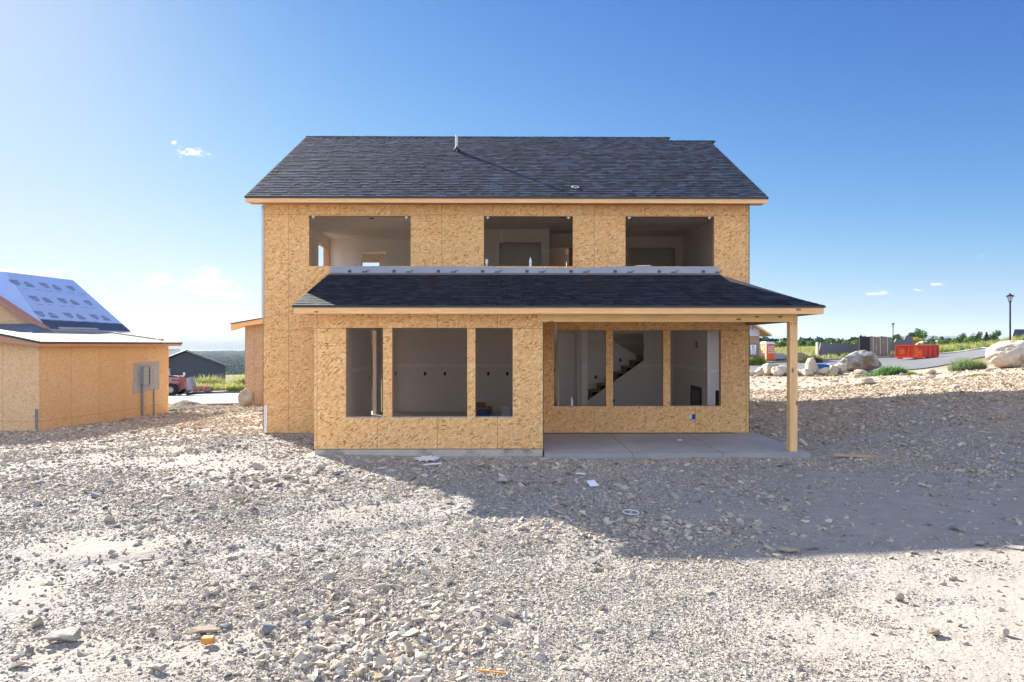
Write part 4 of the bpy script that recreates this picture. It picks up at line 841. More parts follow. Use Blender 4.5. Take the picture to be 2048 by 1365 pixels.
# ------------------------------------------------------------------ neighbouring house (strand board, underlayment roof)
TH_N = math.atan(.12)
nb = thing('neighbor_house', 'unfinished strand board house with pale blue roof underlayment and an electric meter on its wall', 'house', (-14.1, 20.4, 0), -TH_N)
mb = MB(); mb.box(-.14, 0, 0, 6.1, -.75, 2.245); mb.build('side_wall', OSB_SIDE, nb)
OSB_NF = osb('osb_neighbor_front', pw=1.22, off=-.02, zl=(-0.03,), tone=1.08, pale=.45, studs=False)
mb = MB(); mb.prism([(-14, -.004, -.75), (-.001, -.004, -.75), (-.001, -.004, 2.24), (-1.9, -.004, 2.62), (-14, -.004, 2.62)], (0, .14, 0)); mb.build('front_wall', OSB_NF, nb)
mb = MB(); mb.box(-.16, -.02, 6.101, 6.24, -.75, 2.24); mb.box(-14, -.161, 6.0, 6.14, -.75, 2.5); mb.build('rear_wall', OSB_PLAIN, nb)
def zn(x): return 2.355 + .19 * (.32 - x)
FELT = flat('pale_felt', (.27, .265, .235), .85, .2, var=.08, scale=2, grime=(.31, .30, .27))
mb = MB(); mb.hexa([(-2.2, -.32, zn(-2.2) - .05), (.32, -.32, zn(.32) - .05), (.32, 6.55, zn(.32) - .05), (-2.2, 6.55, zn(-2.2) - .05), (-2.2, -.32, zn(-2.2)), (.32, -.32, zn(.32)), (.32, 6.55, zn(.32)), (-2.2, 6.55, zn(-2.2))])
mb.hexa([(-14, -.32, zn(-2.2) - .05), (-2.2, -.32, zn(-2.2) - .05), (-2.2, 2.4, zn(-2.2) + .10), (-14, 2.4, zn(-2.2) + .10), (-14, -.32, zn(-2.2)), (-2.2, -.32, zn(-2.2)), (-2.2, 2.4, zn(-2.2) + .15), (-14, 2.4, zn(-2.2) + .15)])
mb.build('low_roof', FELT, nb)
BLUEM = flat('black_membrane', (.05, .065, .10), .35, .5, var=.15, scale=3)
mb = MB(); mb.face([(-13.9, -.31, zn(-2.2) + .006), (-2.2, -.31, zn(-2.2) + .006), (-.75, -.31, zn(-.75) + .006), (-1.1, .9, zn(-1.1) + .006), (-1.62, 2.35, zn(-1.62) + .006), (-2.2, 2.35, zn(-2.2) + .152), (-13.9, 2.35, zn(-2.2) + .152)]); mb.build('roof_membrane', BLUEM, nb)
mb = MB(); mb.box(.325, .345, -.34, 6.57, 2.30, 2.362); mb.hexa([(-2.2, -.345, zn(-2.2) - .06), (.345, -.345, 2.30), (.345, -.325, 2.30), (-2.2, -.325, zn(-2.2) - .06), (-2.2, -.345, zn(-2.2) + .01), (.345, -.345, 2.362), (.345, -.325, 2.362), (-2.2, -.325, zn(-2.2) + .01)]); mb.build('drip_edge', DRIP, nb)
mb = MB(); mb.box(.285, .322, -.318, 6.54, 2.225, 2.298); mb.hexa([(-2.2, -.32, 2.225 + .25), (.284, -.32, 2.225), (.284, -.28, 2.225), (-2.2, -.28, 2.225 + .25), (-2.2, -.32, zn(-2.2) - .062), (.284, -.32, 2.30), (.284, -.28, 2.30), (-2.2, -.28, zn(-2.2) - .062)]); mb.build('fascia', WOOD_FD, nb)
mb = MB(); mb.box(.002, .284, -.31, 6.5, 2.246, 2.26); mb.build('soffit', WOOD_FD, nb)
# main steep roof
RB, RS = (-1.9, 2.80), .82
def rp(s, y, up=0.0):  # s = run up the slope
    return (RB[0] - s, y, RB[1] + RS * s + up)
UNDER = flat('roof_underlayment', (.38, .54, .84), .6, .35, var=.06, scale=2)
MARK = flat('underlayment_mark', (.20, .27, .42), .6, .35, var=.1)
mb = MB(); mb.prism([rp(0, 2.45), rp(0, 6.65), rp(2.53, 6.65), rp(2.53, 3.5)], (0, 0, -.08)); 
mb.prism([rp(0.001, 2.43), rp(2.53, 3.49), (-9.0, 3.49, 4.87), (-9.0, 2.43, 4.87), (-5.32, 2.43, 4.87)], (0, .0, -.05))
mb.prism([(-4.44, 3.5, 4.87), (-4.44, 6.65, 4.87), (-8.5, 6.65, 1.6), (-8.5, 3.5, 1.6)], (0, 0, -.08)); roofmb = mb
mb = MB(); mb.face([rp(0, 2.46, .005), rp(0, 6.64, .005), rp(.36, 6.64, .005), rp(.42, 2.62, .005)]); mb.build('eave_membrane', BLUEM, nb)
mb = roofmb
def mark(s, y, flip, up=.006):
    w, h = .36, .34
    pts = [(0, 0), (1, 0), (1, .55), (.5, .95), (0, .55)] if not flip else [(0, 1), (1, 1), (1, .4), (.5, .05), (0, .4)]
    for (t0_, t1_) in ((0, .38), (.44, .56), (.62, 1.0)):
        cl_ = []
        for (a, b) in pts: cl_.append((a, min(max(b, t0_), t1_)))
        q = []
        for p in cl_:
            if not q or (abs(q[-1][0] - p[0]) + abs(q[-1][1] - p[1])) > 1e-6: q.append(p)
        if len({round(b, 4) for a, b in q}) < 2: continue
        mb.face([rp(s + b * h * .78, y + a * w, up) for a, b in q], 1)
for r_ in range(3):
    s0 = .50 + r_ * .70; y = 2.7 + .25 * r_ + (.3 if r_ % 2 else 0)
    k = 0
    while y < 6.2:
        mark(s0, y, k % 2 == 0); y += .52 if k % 2 == 0 else .78; k += 1
    for q in range(7):
        yy_ = 3.0 + .2 * r_ + q * .52; l_ = rng.uniform(.2, .45); so = s0 - .12 + rng.uniform(-.03, .02)
        if yy_ + l_ < 6.5: mb.face([rp(so, yy_, .006), rp(so, yy_ + l_, .006), rp(so + .02, yy_ + l_, .006), rp(so + .02, yy_, .006)], 1)
mb.build('main_roof', [UNDER, MARK], nb)
mb = MB(); mb.hexa([rp(.0, 3.0, .012), rp(.02, 4.9, .012), rp(.08, 4.9, .012), rp(.07, 3.0, .012), rp(.0, 3.0, .03), rp(.02, 4.9, .03), rp(.08, 4.9, .03), rp(.07, 3.0, .03)]); mb.build('batten', flat('batten_grey', (.35, .40, .48)), nb)
mb = MB(); mb.hexa([(-1.7, 5.0, zn(-1.7) + .008), (-.35, 5.9, zn(-.35) + .008), (-.42, 6.0, zn(-.42) + .008), (-1.77, 5.1, zn(-1.77) + .008), (-1.7, 5.0, zn(-1.7) + .04), (-.35, 5.9, zn(-.35) + .04), (-.42, 6.0, zn(-.42) + .04), (-1.77, 5.1, zn(-1.77) + .04)]); mb.build('batten', flat('batten_grey2', (.35, .38, .44)), nb)
# gable over the front with its wooden rake
mb = MB(); mb.prism([(-9, 2.30, 2.7), (-2.05, 2.30, 2.7), (-2.0, 2.30, 2.78), (-5.5, 2.30, 2.78 + .6 * 3.5), (-9, 2.30, 2.78 + .6 * 3.5)], (0, .1, 0)); mb.build('gable_wall', OSB_NF, nb)
mb = MB(); mb.hexa([(-5.6, 2.12, 2.66 + .6 * 3.8), (-1.8, 2.12, 2.66), (-1.8, 2.16, 2.66), (-5.6, 2.16, 2.66 + .6 * 3.8), (-5.6, 2.12, 2.84 + .6 * 3.8), (-1.8, 2.12, 2.84), (-1.8, 2.16, 2.84), (-5.6, 2.16, 2.84 + .6 * 3.8)])
mb.hexa([(-5.6, 2.161, 2.79 + .6 * 3.8), (-1.8, 2.161, 2.79), (-1.8, 2.44, 2.79), (-5.6, 2.44, 2.79 + .6 * 3.8), (-5.6, 2.161, 2.838 + .6 * 3.8), (-1.8, 2.161, 2.838), (-1.8, 2.44, 2.838), (-5.6, 2.44, 2.838 + .6 * 3.8)])
mb.box(-2.3, -1.82, 2.165, 2.29, 2.62, 2.76); mb.build('rake_board', wood('rake_wood', (.46, .26, .19), 0, knots=False), nb)
mb = MB(); mb.box(-9, -4.3, 2.22, 2.295, 2.74, 2.86); mb.build('gable_flashing', GALV, nb)
# electric panel: membrane sheet, cabinet, conduits
sheet = MB(); sheet.hexa([(.004, 4.10, .50), (.004, 5.62, .58), (.012, 5.62, .58), (.012, 4.10, .50), (.004, 4.18, 1.62), (.004, 5.62, 1.64), (.012, 5.62, 1.64), (.012, 4.18, 1.62)])
sho = sheet.build('panel_membrane', MEMB, nb)
mb = MB()
for (y, z, w, h) in ((4.25, 1.5, .09, .03), (4.38, 1.52, .05, .02), (5.3, 1.5, .03, .06), (5.5, 1.5, .06, .05), (5.1, 1.35, .05, .03), (5.25, 1.35, .10, .03), (5.16, 1.08, .12, .10), (5.16, .98, .12, .02), (5.16, .86, .12, .10), (5.4, .82, .12, .04), (4.22, .85, .16, .03), (4.35, 1.02, .14, .07), (4.35, 1.12, .14, .13), (4.35, .96, .12, .04), (4.95, .68, .03, .06)):
    mb.box(.0125, .0145, y, y + w, z, z + h)
mb.build('printed_marks', GREYP, sho)
mb = MB(); mb.box(.013, .15, 4.52, 4.80, .80, 1.46); mb.box(.013, .15, 4.88, 5.10, .80, 1.45); mb.box(.013, .06, 4.80, 4.88, .80, 1.45, 1); cab = mb.build('meter_cabinet', [GREYP, BLACK], nb)
mb = MB(); mb.lathe([(0, .003), (.075, .003), (.075, 0)], (0, 0, 0), 18); gs = mb.build('round_sticker', flat('sticker_green', (.03, .50, .16)), cab); gs.rotation_euler = (0, R(90), 0); gs.location = (.151, 4.67, 1.22)
mb = MB(); mb.box(.1555, .157, 4.62, 4.72, 1.21, 1.23); mb.build('sticker_text', PAPER, cab)
mb = MB(); mb.box(.061, .075, 4.82, 4.86, .85, .90); mb.build('breaker_handle', flat('orange_plastic', (.6, .2, .08)), cab)
mb = MB(); mb.tube((.06, 4.60, -.6), (.06, 4.60, .80), .045, n=12); mb.build('conduit', flat('grey_pvc', (.27, .28, .30), .5), nb)
mb = MB(); mb.tube((.03, 5.28, -.6), (.03, 5.28, .60), .024, n=10); mb.build('conduit', flat('grey_pvc2', (.27, .28, .30), .5), nb)
mb = MB(); mb.tube((-.10, -.03, -.6), (-.10, -.03, .35), .035, n=10); mb.build('conduit', flat('grey_pvc3', (.22, .22, .25), .5), nb)
# ------------------------------------------------------------------ roads
def strip(name, near, far, mat, lift, n=60, w=10, label=None, side=False):
    """sheet between two polylines of (x, y), laid on the terrain"""
    def samp(pl, t):
        d = [0.0]
        for a, b in zip(pl[:-1], pl[1:]): d.append(d[-1] + math.hypot(b[0] - a[0], b[1] - a[1]))
        s = t * d[-1]
        for i in range(len(pl) - 1):
            if s <= d[i + 1] + 1e-9:
                k = (s - d[i]) / max(1e-9, d[i + 1] - d[i]); return (pl[i][0] + (pl[i + 1][0] - pl[i][0]) * k, pl[i][1] + (pl[i + 1][1] - pl[i][1]) * k)
        return pl[-1]
    P = []
    for i in range(n + 1):
        a = samp(near, i / n); b = samp(far, i / n)
        for j in range(w + 1): P.append((a[0] + (b[0] - a[0]) * j / w, a[1] + (b[1] - a[1]) * j / w))
    P = np.array(P); Z = hz(P[:, 0], P[:, 1]) + lift; V = np.c_[P, Z]; q = (np.arange(n)[:, None] * (w + 1) + np.arange(w)[None]).ravel()
    T = np.stack([q, q + w + 1, q + w + 2, q + 1], 1)
    o = np_obj(name, V, T, mat, smooth=True)
    if side:
        sm = o.modifiers.new('Solidify', 'SOLIDIFY'); sm.thickness = side; sm.offset = 1
    return tag(o, label, None, None, 'structure')
ASPH = flat('asphalt', (.15, .153, .16), .8, .25, var=.12, scale=1.2, grime=(.18, .178, .175))
CROAD = flat('pale_concrete_road', (.52, .52, .53), .8, .25, var=.06, scale=.6, grime=(.45, .44, .43))
KERB = flat('kerb_concrete', (.30, .30, .30), .85, .2, var=.15)
nearR = [(12.0, 46.5), (16, 46), (24, 45.2), (28, 46), (33, 48), (36, 48), (48, 44), (70, 38)]
farR = [(20, 73), (25, 72.5), (34, 75), (41, 78), (47.5, 80), (50, 77), (50.5, 72), (50, 66), (62, 54), (80, 48)]
strip('road', nearR, farR, ASPH, .06, label='grey asphalt road curving uphill behind the plot')
def off(pl, d): return [(x, y + d) for x, y in pl]
strip('kerb', off(farR, .03), off(farR, .42), KERB, .08, w=1, side=.14, label='concrete kerb along the far side of the asphalt road')
nL = [(-36, 44), (-24, 39), (-16, 36.5), (-9, 35), (-3, 34)]; fL = [(-60, 62), (-36, 70.5), (-28, 78), (-20, 80), (-5, 82)]
strip('road', nL, fL, CROAD, .06, label='sunlit pale concrete road sloping down behind the houses')
strip('kerb', [(x, y - .9) for x, y in nL], off(nL, -.25), flat('pale_gutter', (.50, .47, .43), .85, .2, var=.1), .09, w=1, side=.08, label='pale gutter along the near side of the concrete road')
strip('kerb', off(fL, .03), off(fL, .45), KERB, .08, w=1, side=.14, label='low dark kerb along the far side of the concrete road')
# ------------------------------------------------------------------ grey house and telehandler
gh = thing('grey_house', 'dark grey house gable with lap siding behind the concrete road', 'house', (-38.6, 92, -3.4), R(26))
SID, nt_, b_ = newmat('grey_lap_siding', .6, .3); co_ = objco(nt_); sp_ = N(nt_, 'ShaderNodeSeparateXYZ'); nt_.links.new(co_, sp_.inputs[0])
fr_ = M2(nt_, 'FRACT', M2(nt_, 'MULTIPLY', sp_.outputs[2], 4.5)); nt_.links.new(MIX(nt_, M2(nt_, 'LESS_THAN', fr_, .12), (.075, .085, .11), (.03, .034, .045)), b_.inputs['Base Color'])
mb = MB(); mb.prism([(-9.5, 0, -1), (0, 0, -1), (0, 0, 2.75), (-4.75, 0, 4.75), (-9.5, 0, 2.75)], (0, 11, 0)); mb.build('wall', SID, gh)
mb = MB()
for sg in (1, -1):
    xe = -4.75 + sg * 5.3; ze = 4.87 - .421 * 5.3
    mb.hexa([(xe, -.4, ze), (-4.75, -.4, 4.87), (-4.75, 11.4, 4.87), (xe, 11.4, ze), (xe, -.4, ze + .14), (-4.75, -.4, 5.01), (-4.75, 11.4, 5.01), (xe, 11.4, ze + .14)])
rf = mb.build('roof', flat('grey_roof', (.11, .12, .15), .8), gh)
mb = MB(); mb.box(-16, -9.6, 2, 13, -1, 2.4); mb.hexa([(-16.3, 1.6, 2.4), (-5.5, 1.6, 2.6), (-5.5, 7, 4.9), (-16.3, 7, 4.9), (-16.3, 1.6, 2.55), (-5.5, 1.6, 2.75), (-5.5, 7, 5.05), (-16.3, 7, 5.05)]); mb.build('rear_wing', flat('pale_roof', (.33, .32, .31), .8), gh)
tl = thing('telehandler', 'weathered red telehandler with white rims parked beside the concrete road', 'telehandler', (-33.6, 68.2, 0), R(3)); tz = h1(-33.5, 68.2) + .06; tl.location.z = tz
RED = flat('faded_red_paint', (.36, .10, .085), .6, .35, var=.25, scale=3, grime=(.40, .24, .22)); TYRE = flat('tyre_rubber', (.02, .02, .023), .85, .2, var=.2, scale=6); RIM = flat('dirty_white_rim', (.50, .49, .46), .7, .3, var=.2, scale=6)
def wheel(x, y, par, r=.62):
    mb = MB(); prof = [(r * .5, -.22), (r * .9, -.22), (r, -.15), (r, .15), (r * .9, .22), (r * .5, .22)]; mb.lathe(prof, (0, 0, 0), 24)
    for k in range(18):
        t = k * math.pi / 9; T = Matrix.Rotation(t, 4, 'Z'); mb.box(r - .03, r + .035, -.04, .04, -.2, .0, T=T); T = Matrix.Rotation(t + .17, 4, 'Z'); mb.box(r - .03, r + .035, -.04, .04, .0, .2, T=T)
    w = mb.build('wheel', TYRE, par); w.location = (x, y, r); w.rotation_euler = (R(90), 0, 0)
    mb = MB(); mb.lathe([(0, .12), (.12, .12), (.14, .2), (.2, .2), (.2, .06), (r * .45, .04), (r * .52, .2), (r * .52, -.2), (0, -.2)], (0, 0, 0), 20); mb.build('rim', RIM, w, smooth=False)
for x in (0.0, -3.1):
    for y in (-.95, .95): wheel(x, y, tl)
mb = MB(); mb.box(-4.0, .35, -.65, .65, .55, .95); mb.box(-4.2, -1.6, -.6, -.1, .95, 1.5); mb.box(-.5, .9, -.35, .35, .62, 1.1); mb.box(-.75, .75, -1.1, -.85, 1.22, 1.32); mb.hexa([(.1, -.3, 1.0), (1.0, -.3, .75), (1.0, .3, .75), (.1, .3, 1.0), (.1, -.3, 1.7), (.9, -.3, 1.3), (.9, .3, 1.3), (.1, .3, 1.7)]); mb.build('chassis', RED, tl, bevel=.02)
mb = MB(); mb.hexa([(-2.5, .15, 1.0), (-.7, .15, 1.0), (-.7, .95, 1.0), (-2.5, .95, 1.0), (-2.3, .15, 2.45), (-1.0, .15, 2.5), (-1.0, .9, 2.5), (-2.3, .9, 2.45)]); cb = mb.build('cab', flat('cab_window', (.35, .42, .55), .2, .5), tl)
mb = MB(); mb.box(-2.45, -.9, .1, 1.0, 2.5, 2.6); mb.box(-1.0, -.93, .1, .17, 1.0, 2.5); mb.box(-2.3, -2.2, .1, .17, 1.0, 2.5); mb.box(-1.7, -1.62, .1, .17, 1.0, 2.5); mb.build('cab_frame', RED, cb)
mb = MB(); mb.hexa([(-4.3, -.35, 1.95), (.5, -.35, 1.55), (.5, .1, 1.55), (-4.3, .1, 1.95), (-4.3, -.35, 2.3), (.5, -.35, 1.92), (.5, .1, 1.92), (-4.3, .1, 2.3)])
mb.hexa([(-2.0, -.38, 1.35), (.5, -.38, 1.15), (.5, -.1, 1.15), (-2.0, -.1, 1.35), (-2.0, -.38, 1.55), (.5, -.38, 1.4), (.5, -.1, 1.4), (-2.0, -.1, 1.55)]); bo = mb.build('boom', flat('boom_pink', (.42, .24, .24), .6, .35, var=.2, scale=2, grime=(.45, .36, .36)), tl, bevel=.02)
mb = MB(); mb.tube((-3.8, -.42, 2.15), (.3, -.42, 1.85), .06, n=10); mb.build('hydraulic_hose', BLACK, bo)
mb = MB(); mb.box(.45, .85, -.45, .2, 1.0, 1.95); mb.tube((.62, -.5, 1.3), (.62, -.5, 1.95), .09, n=10); mb.build('boom_head', RED, tl, bevel=.03)
mb = MB(); mb.hexa([(1.3, -.6, .5), (1.95, -.6, .5), (1.95, .6, .5), (1.3, .6, .5), (1.2, -.5, 1.75), (1.55, -.5, 1.8), (1.55, .5, 1.8), (1.2, .5, 1.75)]); mb.build('carriage_plate', flat('pale_carriage', (.30, .27, .28), .6, var=.2, scale=4), tl, bevel=.02)
mb = MB(); mb.box(2.0, 3.1, -.8, -.7, .75, .9); mb.box(2.0, 3.1, -.8, -.7, .35, .42); mb.box(2.0, 3.1, .7, .8, .75, .9)
for x in (2.0, 2.5, 3.0): mb.box(x, x + .1, -.8, -.7, .42, .75)
mb.box(3.0, 3.1, -.7, .7, .3, .9); mb.build('fork_frame', RED, tl)
mb = MB(); mb.hexa([(1.3, -.7, .02), (4.9, -.7, .38), (4.9, .7, .38), (1.3, .7, .02), (1.3, -.7, .30), (4.9, -.7, .42), (4.9, .7, .42), (1.3, .7, .30)]); mb.build('fork', BLACK, tl)
mb = MB(); mb.box(1.0, 1.18, -.66, -.60, 2.0, 2.3); mb.box(.9, 1.05, -.62, -.60, 1.9, 2.0); mb.build('mirror', GALV, tl)
# spoil heap, green tarp
def heap(name, cx, cy, rx, ry, hgt, mat, label, cat, n=36, seed=0.0):
    V = []; T = []
    for j in range(n + 1):
        for i in range(n + 1):
            a = -1 + 2 * i / n; b = -1 + 2 * j / n; V.append((cx + a * rx, cy + b * ry, 0, a, b))
    V = np.array(V); rr_ = np.hypot(V[:, 3] * (1 + .25 * (fbm(V[:, 4] * 2 + seed, V[:, 3] * 2, 3) - .5)), V[:, 4]); z = hgt * np.clip(1 - rr_ ** 1.35, -.15, 1) * (.85 + .3 * fbm(V[:, 0] * 1.2 + seed, V[:, 1] * 1.2, 4)) + (fbm(V[:, 0] * 6, V[:, 1] * 6, 3) - .5) * .08
    P = np.c_[V[:, :2], hz(V[:, 0], V[:, 1]) + z]; q = (np.arange(n)[:, None] * (n + 1) + np.arange(n)[None]).ravel()
    T = np.stack([q, q + 1, q + n + 2, q + n + 1], 1); return tag(np_obj(name, P, T, mat, smooth=True), label, cat)
HEAPM = rock_mat('heap_soil', (.13, .11, .095), (.22, .19, .165), 6, None, .05)
heap('soil_heap', -14.75, 30.8, 1.35, 1.2, .50, HEAPM, 'low heap of dark brown gravelly soil beside the pale road', 'soil heap')
heap('soil_heap', 30.5, 82, 4.5, 2.5, 1.0, flat('grey_heap', (.28, .28, .28), .9), 'grey gravel heap behind the orange toilet', 'gravel heap', seed=4)
heap('soil_heap', 26.5, 66, 1.9, 1.2, .75, rock_mat('brown_heap', (.24, .17, .12), (.36, .27, .2), 4, None, .05), 'brown soil heap beyond the row of boulders', 'soil heap', seed=9) if False else None
mb = MB(); tx, ty = px(341, 29.6), 29.6; zt = h1(tx, ty)
for i in range(5): mb.hexa([(tx - .5 + .2 * i, ty, zt), (tx - .28 + .2 * i, ty + .1, zt), (tx - .28 + .2 * i, ty + .5, zt), (tx - .5 + .2 * i, ty + .5, zt), (tx - .5 + .2 * i, ty + .05, zt + .08 + .05 * (i % 2)), (tx - .28 + .2 * i, ty + .12, zt + .12 - .05 * (i % 2)), (tx - .28 + .2 * i, ty + .45, zt + .12 - .04 * (i % 2)), (tx - .5 + .2 * i, ty + .45, zt + .08 + .04 * (i % 2))])
tag(mb.build('tarp', flat('green_tarp', (.02, .14, .10), .5)), 'crumpled dark green tarp at the foot of the soil heap', 'tarp')
# ------------------------------------------------------------------ boulders
def boulder(name, X0, Y0, sx, sy, sz, mat, label, seed=0, cuts=9, sink=.18, rz=0.0, group=None, cat='boulder', sub=5, lump=.16):
    bm = bmesh.new(); bmesh.ops.create_icosphere(bm, subdivisions=sub, radius=1.0)
    V = np.array([v.co[:] for v in bm.verts]); rg = np.random.RandomState(seed)
    for _ in range(cuts):                                   # planar facets
        n = rg.normal(size=3); n /= np.linalg.norm(n); d = rg.uniform(.62, .92); t = V @ n; ov = np.clip(t - d, 0, None); V = V - np.outer(ov * .92, n)
    L = np.linalg.norm(V, axis=1, keepdims=True); D = V / L
    f = lump * (fbm(D[:, 0] * 2.1 + seed, D[:, 1] * 2.1 + D[:, 2] * 1.7, 3) - .5) + .5 * lump * (fbm(D[:, 0] * 7 + 5, D[:, 2] * 7 + D[:, 1] * 5, 4) - .5) + .22 * lump * (fbm(D[:, 0] * 24, D[:, 2] * 24 + D[:, 1] * 17, 3) - .5)
    V = V * (1 + f[:, None] * 1.6); V = V * np.array([sx, sy, sz])
    for v, c in zip(bm.verts, V): v.co = c
    me = bpy.data.meshes.new(name); bm.to_mesh(me); bm.free(); me.polygons.foreach_set('use_smooth', np.ones(len(me.polygons), dtype=bool)); me.materials.append(mat)
    o = bpy.data.objects.new(name, me); COL.objects.link(o); o.location = (X0, Y0, h1(X0, Y0) + sz * (1 - sink * 2)); o.rotation_euler = (0, 0, rz); return tag(o, label, cat, group)
BM_G = rock_mat('boulder_grey', (.20, .19, .18), (.40, .38, .35), 1.4, (.17, .12, .08), .08)
BM_C = rock_mat('boulder_cream', (.46, .39, .30), (.62, .56, .47), 1.2, (.40, .30, .20), .08)
BM_T = rock_mat('boulder_tan', (.36, .29, .21), (.55, .48, .39), 2.2, None, .05)
boulder('boulder', 21.9, 43.2, 1.42, 1.0, .80, BM_G, 'huge grey fissured boulder with a brown side at the road edge', 3, 12, .10)
boulder('boulder', 26.3, 35.6, 1.62, 1.1, .78, BM_C, 'huge cream boulder with cracks at the top of the bank', 23, 11, .12, .2)
boulder('boulder', 28.2, 35.4, 1.0, .9, .62, BM_C, 'second cream boulder leaning on the huge cream one', 15, 10, .12, .5)
row = [(1503, 758, .42, .30, 'small grey boulder at the start of the row by the house corner'), (1519, 757, .55, .42, 'pale boulder second in the row behind the house corner'), (1538, 755, .85, .62, 'slanting pale boulder with an orange tan underside in the row'),
       (1555, 753, .5, .55, 'narrow upright pale boulder behind the slanting one'), (1572, 753, .8, .55, 'wide pale boulder partly hidden by the porch post'), (1598, 751, .65, .30, 'flat tan boulder just past the porch post'),
       (1612, 745, .62, .42, 'tan boulder under the pointed grey one'), (1623, 741, .62, .85, 'pointed grey-brown boulder standing highest in the row'), (1636, 748, .55, .5, 'tan boulder with a shaded side between two pale ones'), (1650, 750, .5, .42, 'square tan boulder before the blue bin'),
       (1664, 751, .55, .48, 'brown-topped boulder touching the blue bin'), (1680, 753, .62, .6, 'tan boulder resting against the huge grey boulder')]
for i, (xp, yp, sx, sz, lab) in enumerate(row):
    Yd = 40.5 + (i % 3) * .6; boulder('boulder', px(xp, Yd), Yd, sx * .72, sx * .6, sz * .72, BM_T if i % 3 else BM_C, lab, 40 + i, 9, .12, i * .7, 'row of boulders along the road edge', sub=4)
boulder('boulder', px(517, 27.2), 26.0, .30, .3, .36, BM_T, 'smooth tan boulder standing beside the garage wing wall', 77, 6, .1, 0)
for (xp, Yd, s, lab) in ((1590, 40, .3, 'flat stone on the soil before the row of boulders'), (1708, 34.5, .55, 'pale block of stone in front of the huge grey boulder'), (1862, 30, .5, 'grey rock at the crest beside the green weed'), (1733, 26, .62, 'flat-topped pale stone halfway up the bank'), (1720, 41.5, .6, 'low tan stone right of the huge grey boulder')):
    lab = lab.replace('right of', 'next to'); X0 = px(xp, Yd); boulder('stone', X0, Yd, s * .75, s * .45, s * .27, BM_T, lab, int(xp), 8, .2, xp * .1, 'large stones on the bank', cat='stone', sub=4)
# ------------------------------------------------------------------ right-hand street: far house, toilet, sign, skip, bin, lamp
fh = thing('far_house', 'small unfinished house with white wall wrap and a white framed window across the road', 'house', (28.6, 83, 0), R(-6)); fz = h1(28.6, 83); fh.location.z = fz
mb = MB(); grid_wall(mb, -9, 1.4, 0, 3.0, 0, .2, [(-1.35, -.35, .9, 2.35)], 0); mb.box(-9, 1.399, .201, 6, 0, 2.99); mb.build('wall', flat('house_board', (.42, .30, .18), .8, .2, var=.15, scale=4), fh)
mb = MB(); mb.box(-1.34, -.36, .05, .1, .91, 2.34); mb.box(-1.45, -.25, -.04, -.002, .80, .9, 1); mb.box(-1.45, -.25, -.04, -.002, 2.35, 2.45, 1); mb.box(-1.45, -1.35, -.04, -.002, .901, 2.349, 1); mb.box(-.35, -.25, -.04, -.002, .901, 2.349, 1); mb.build('window', [flat('window_glass_dark', (.05, .08, .09), .15, .5), PAPER], fh)
mb = MB(); mb.prism([(-9, -.02, 3.0), (1.4, -.02, 3.0), (1.4, -.02, 3.75), (-.6, -.02, 5.2), (-3.6, -.02, 7.2), (-9, -.02, 7.2)], (0, .3, 0)); wr = mb.build('wall_wrap', flat('white_wrap', (.66, .68, .78), .6, .3, var=.06), fh)
mb = MB()
for (x0, z0, tilt) in ((-1.9, 3.65, .22), (-.1, 3.75, .22), (-3.6, 4.6, .22)):
    for q in range(6):
        mb.hexa([(x0 + q * .22, -.035, z0 + q * .05 - .15 * (q % 2)), (x0 + q * .22 + .07, -.035, z0 + q * .05 - .15 * (q % 2)), (x0 + q * .22 + .07, -.022, z0 + q * .05), (x0 + q * .22, -.022, z0 + q * .05), (x0 + q * .22 + .02, -.035, z0 + q * .05 + .28), (x0 + q * .22 + .12, -.035, z0 + q * .05 + .28), (x0 + q * .22 + .12, -.022, z0 + q * .05 + .28), (x0 + q * .22 + .02, -.022, z0 + q * .05 + .28)])
mb.build('printed_mark', flat('wrap_ink', (.07, .10, .28), .6), wr)
mb = MB(); mb.hexa([(-4.0, -1.1, 7.35), (2.6, -1.1, 2.95), (2.6, 7, 2.95), (-4.0, 7, 7.35), (-4.0, -1.1, 7.6), (2.6, -1.1, 3.2), (2.6, 7, 3.2), (-4.0, 7, 7.6)]); mb.hexa([(-4.0, -1.1, 7.35), (-9, -1.1, 4.5), (-9, 7, 4.5), (-4.0, 7, 7.35), (-4.0, -1.1, 7.6), (-9, -1.1, 4.75), (-9, 7, 4.75), (-4.0, 7, 7.6)]); mb.build('roof', WOOD_F, fh)
mb = MB(); mb.box(-3.2, -1.25, -1.6, -.03, 4.55, 4.9); mb.box(-3.2, -1.3, -1.4, -.03, 4.1, 4.54); mb.build('porch_beam', WOOD_FD, fh)
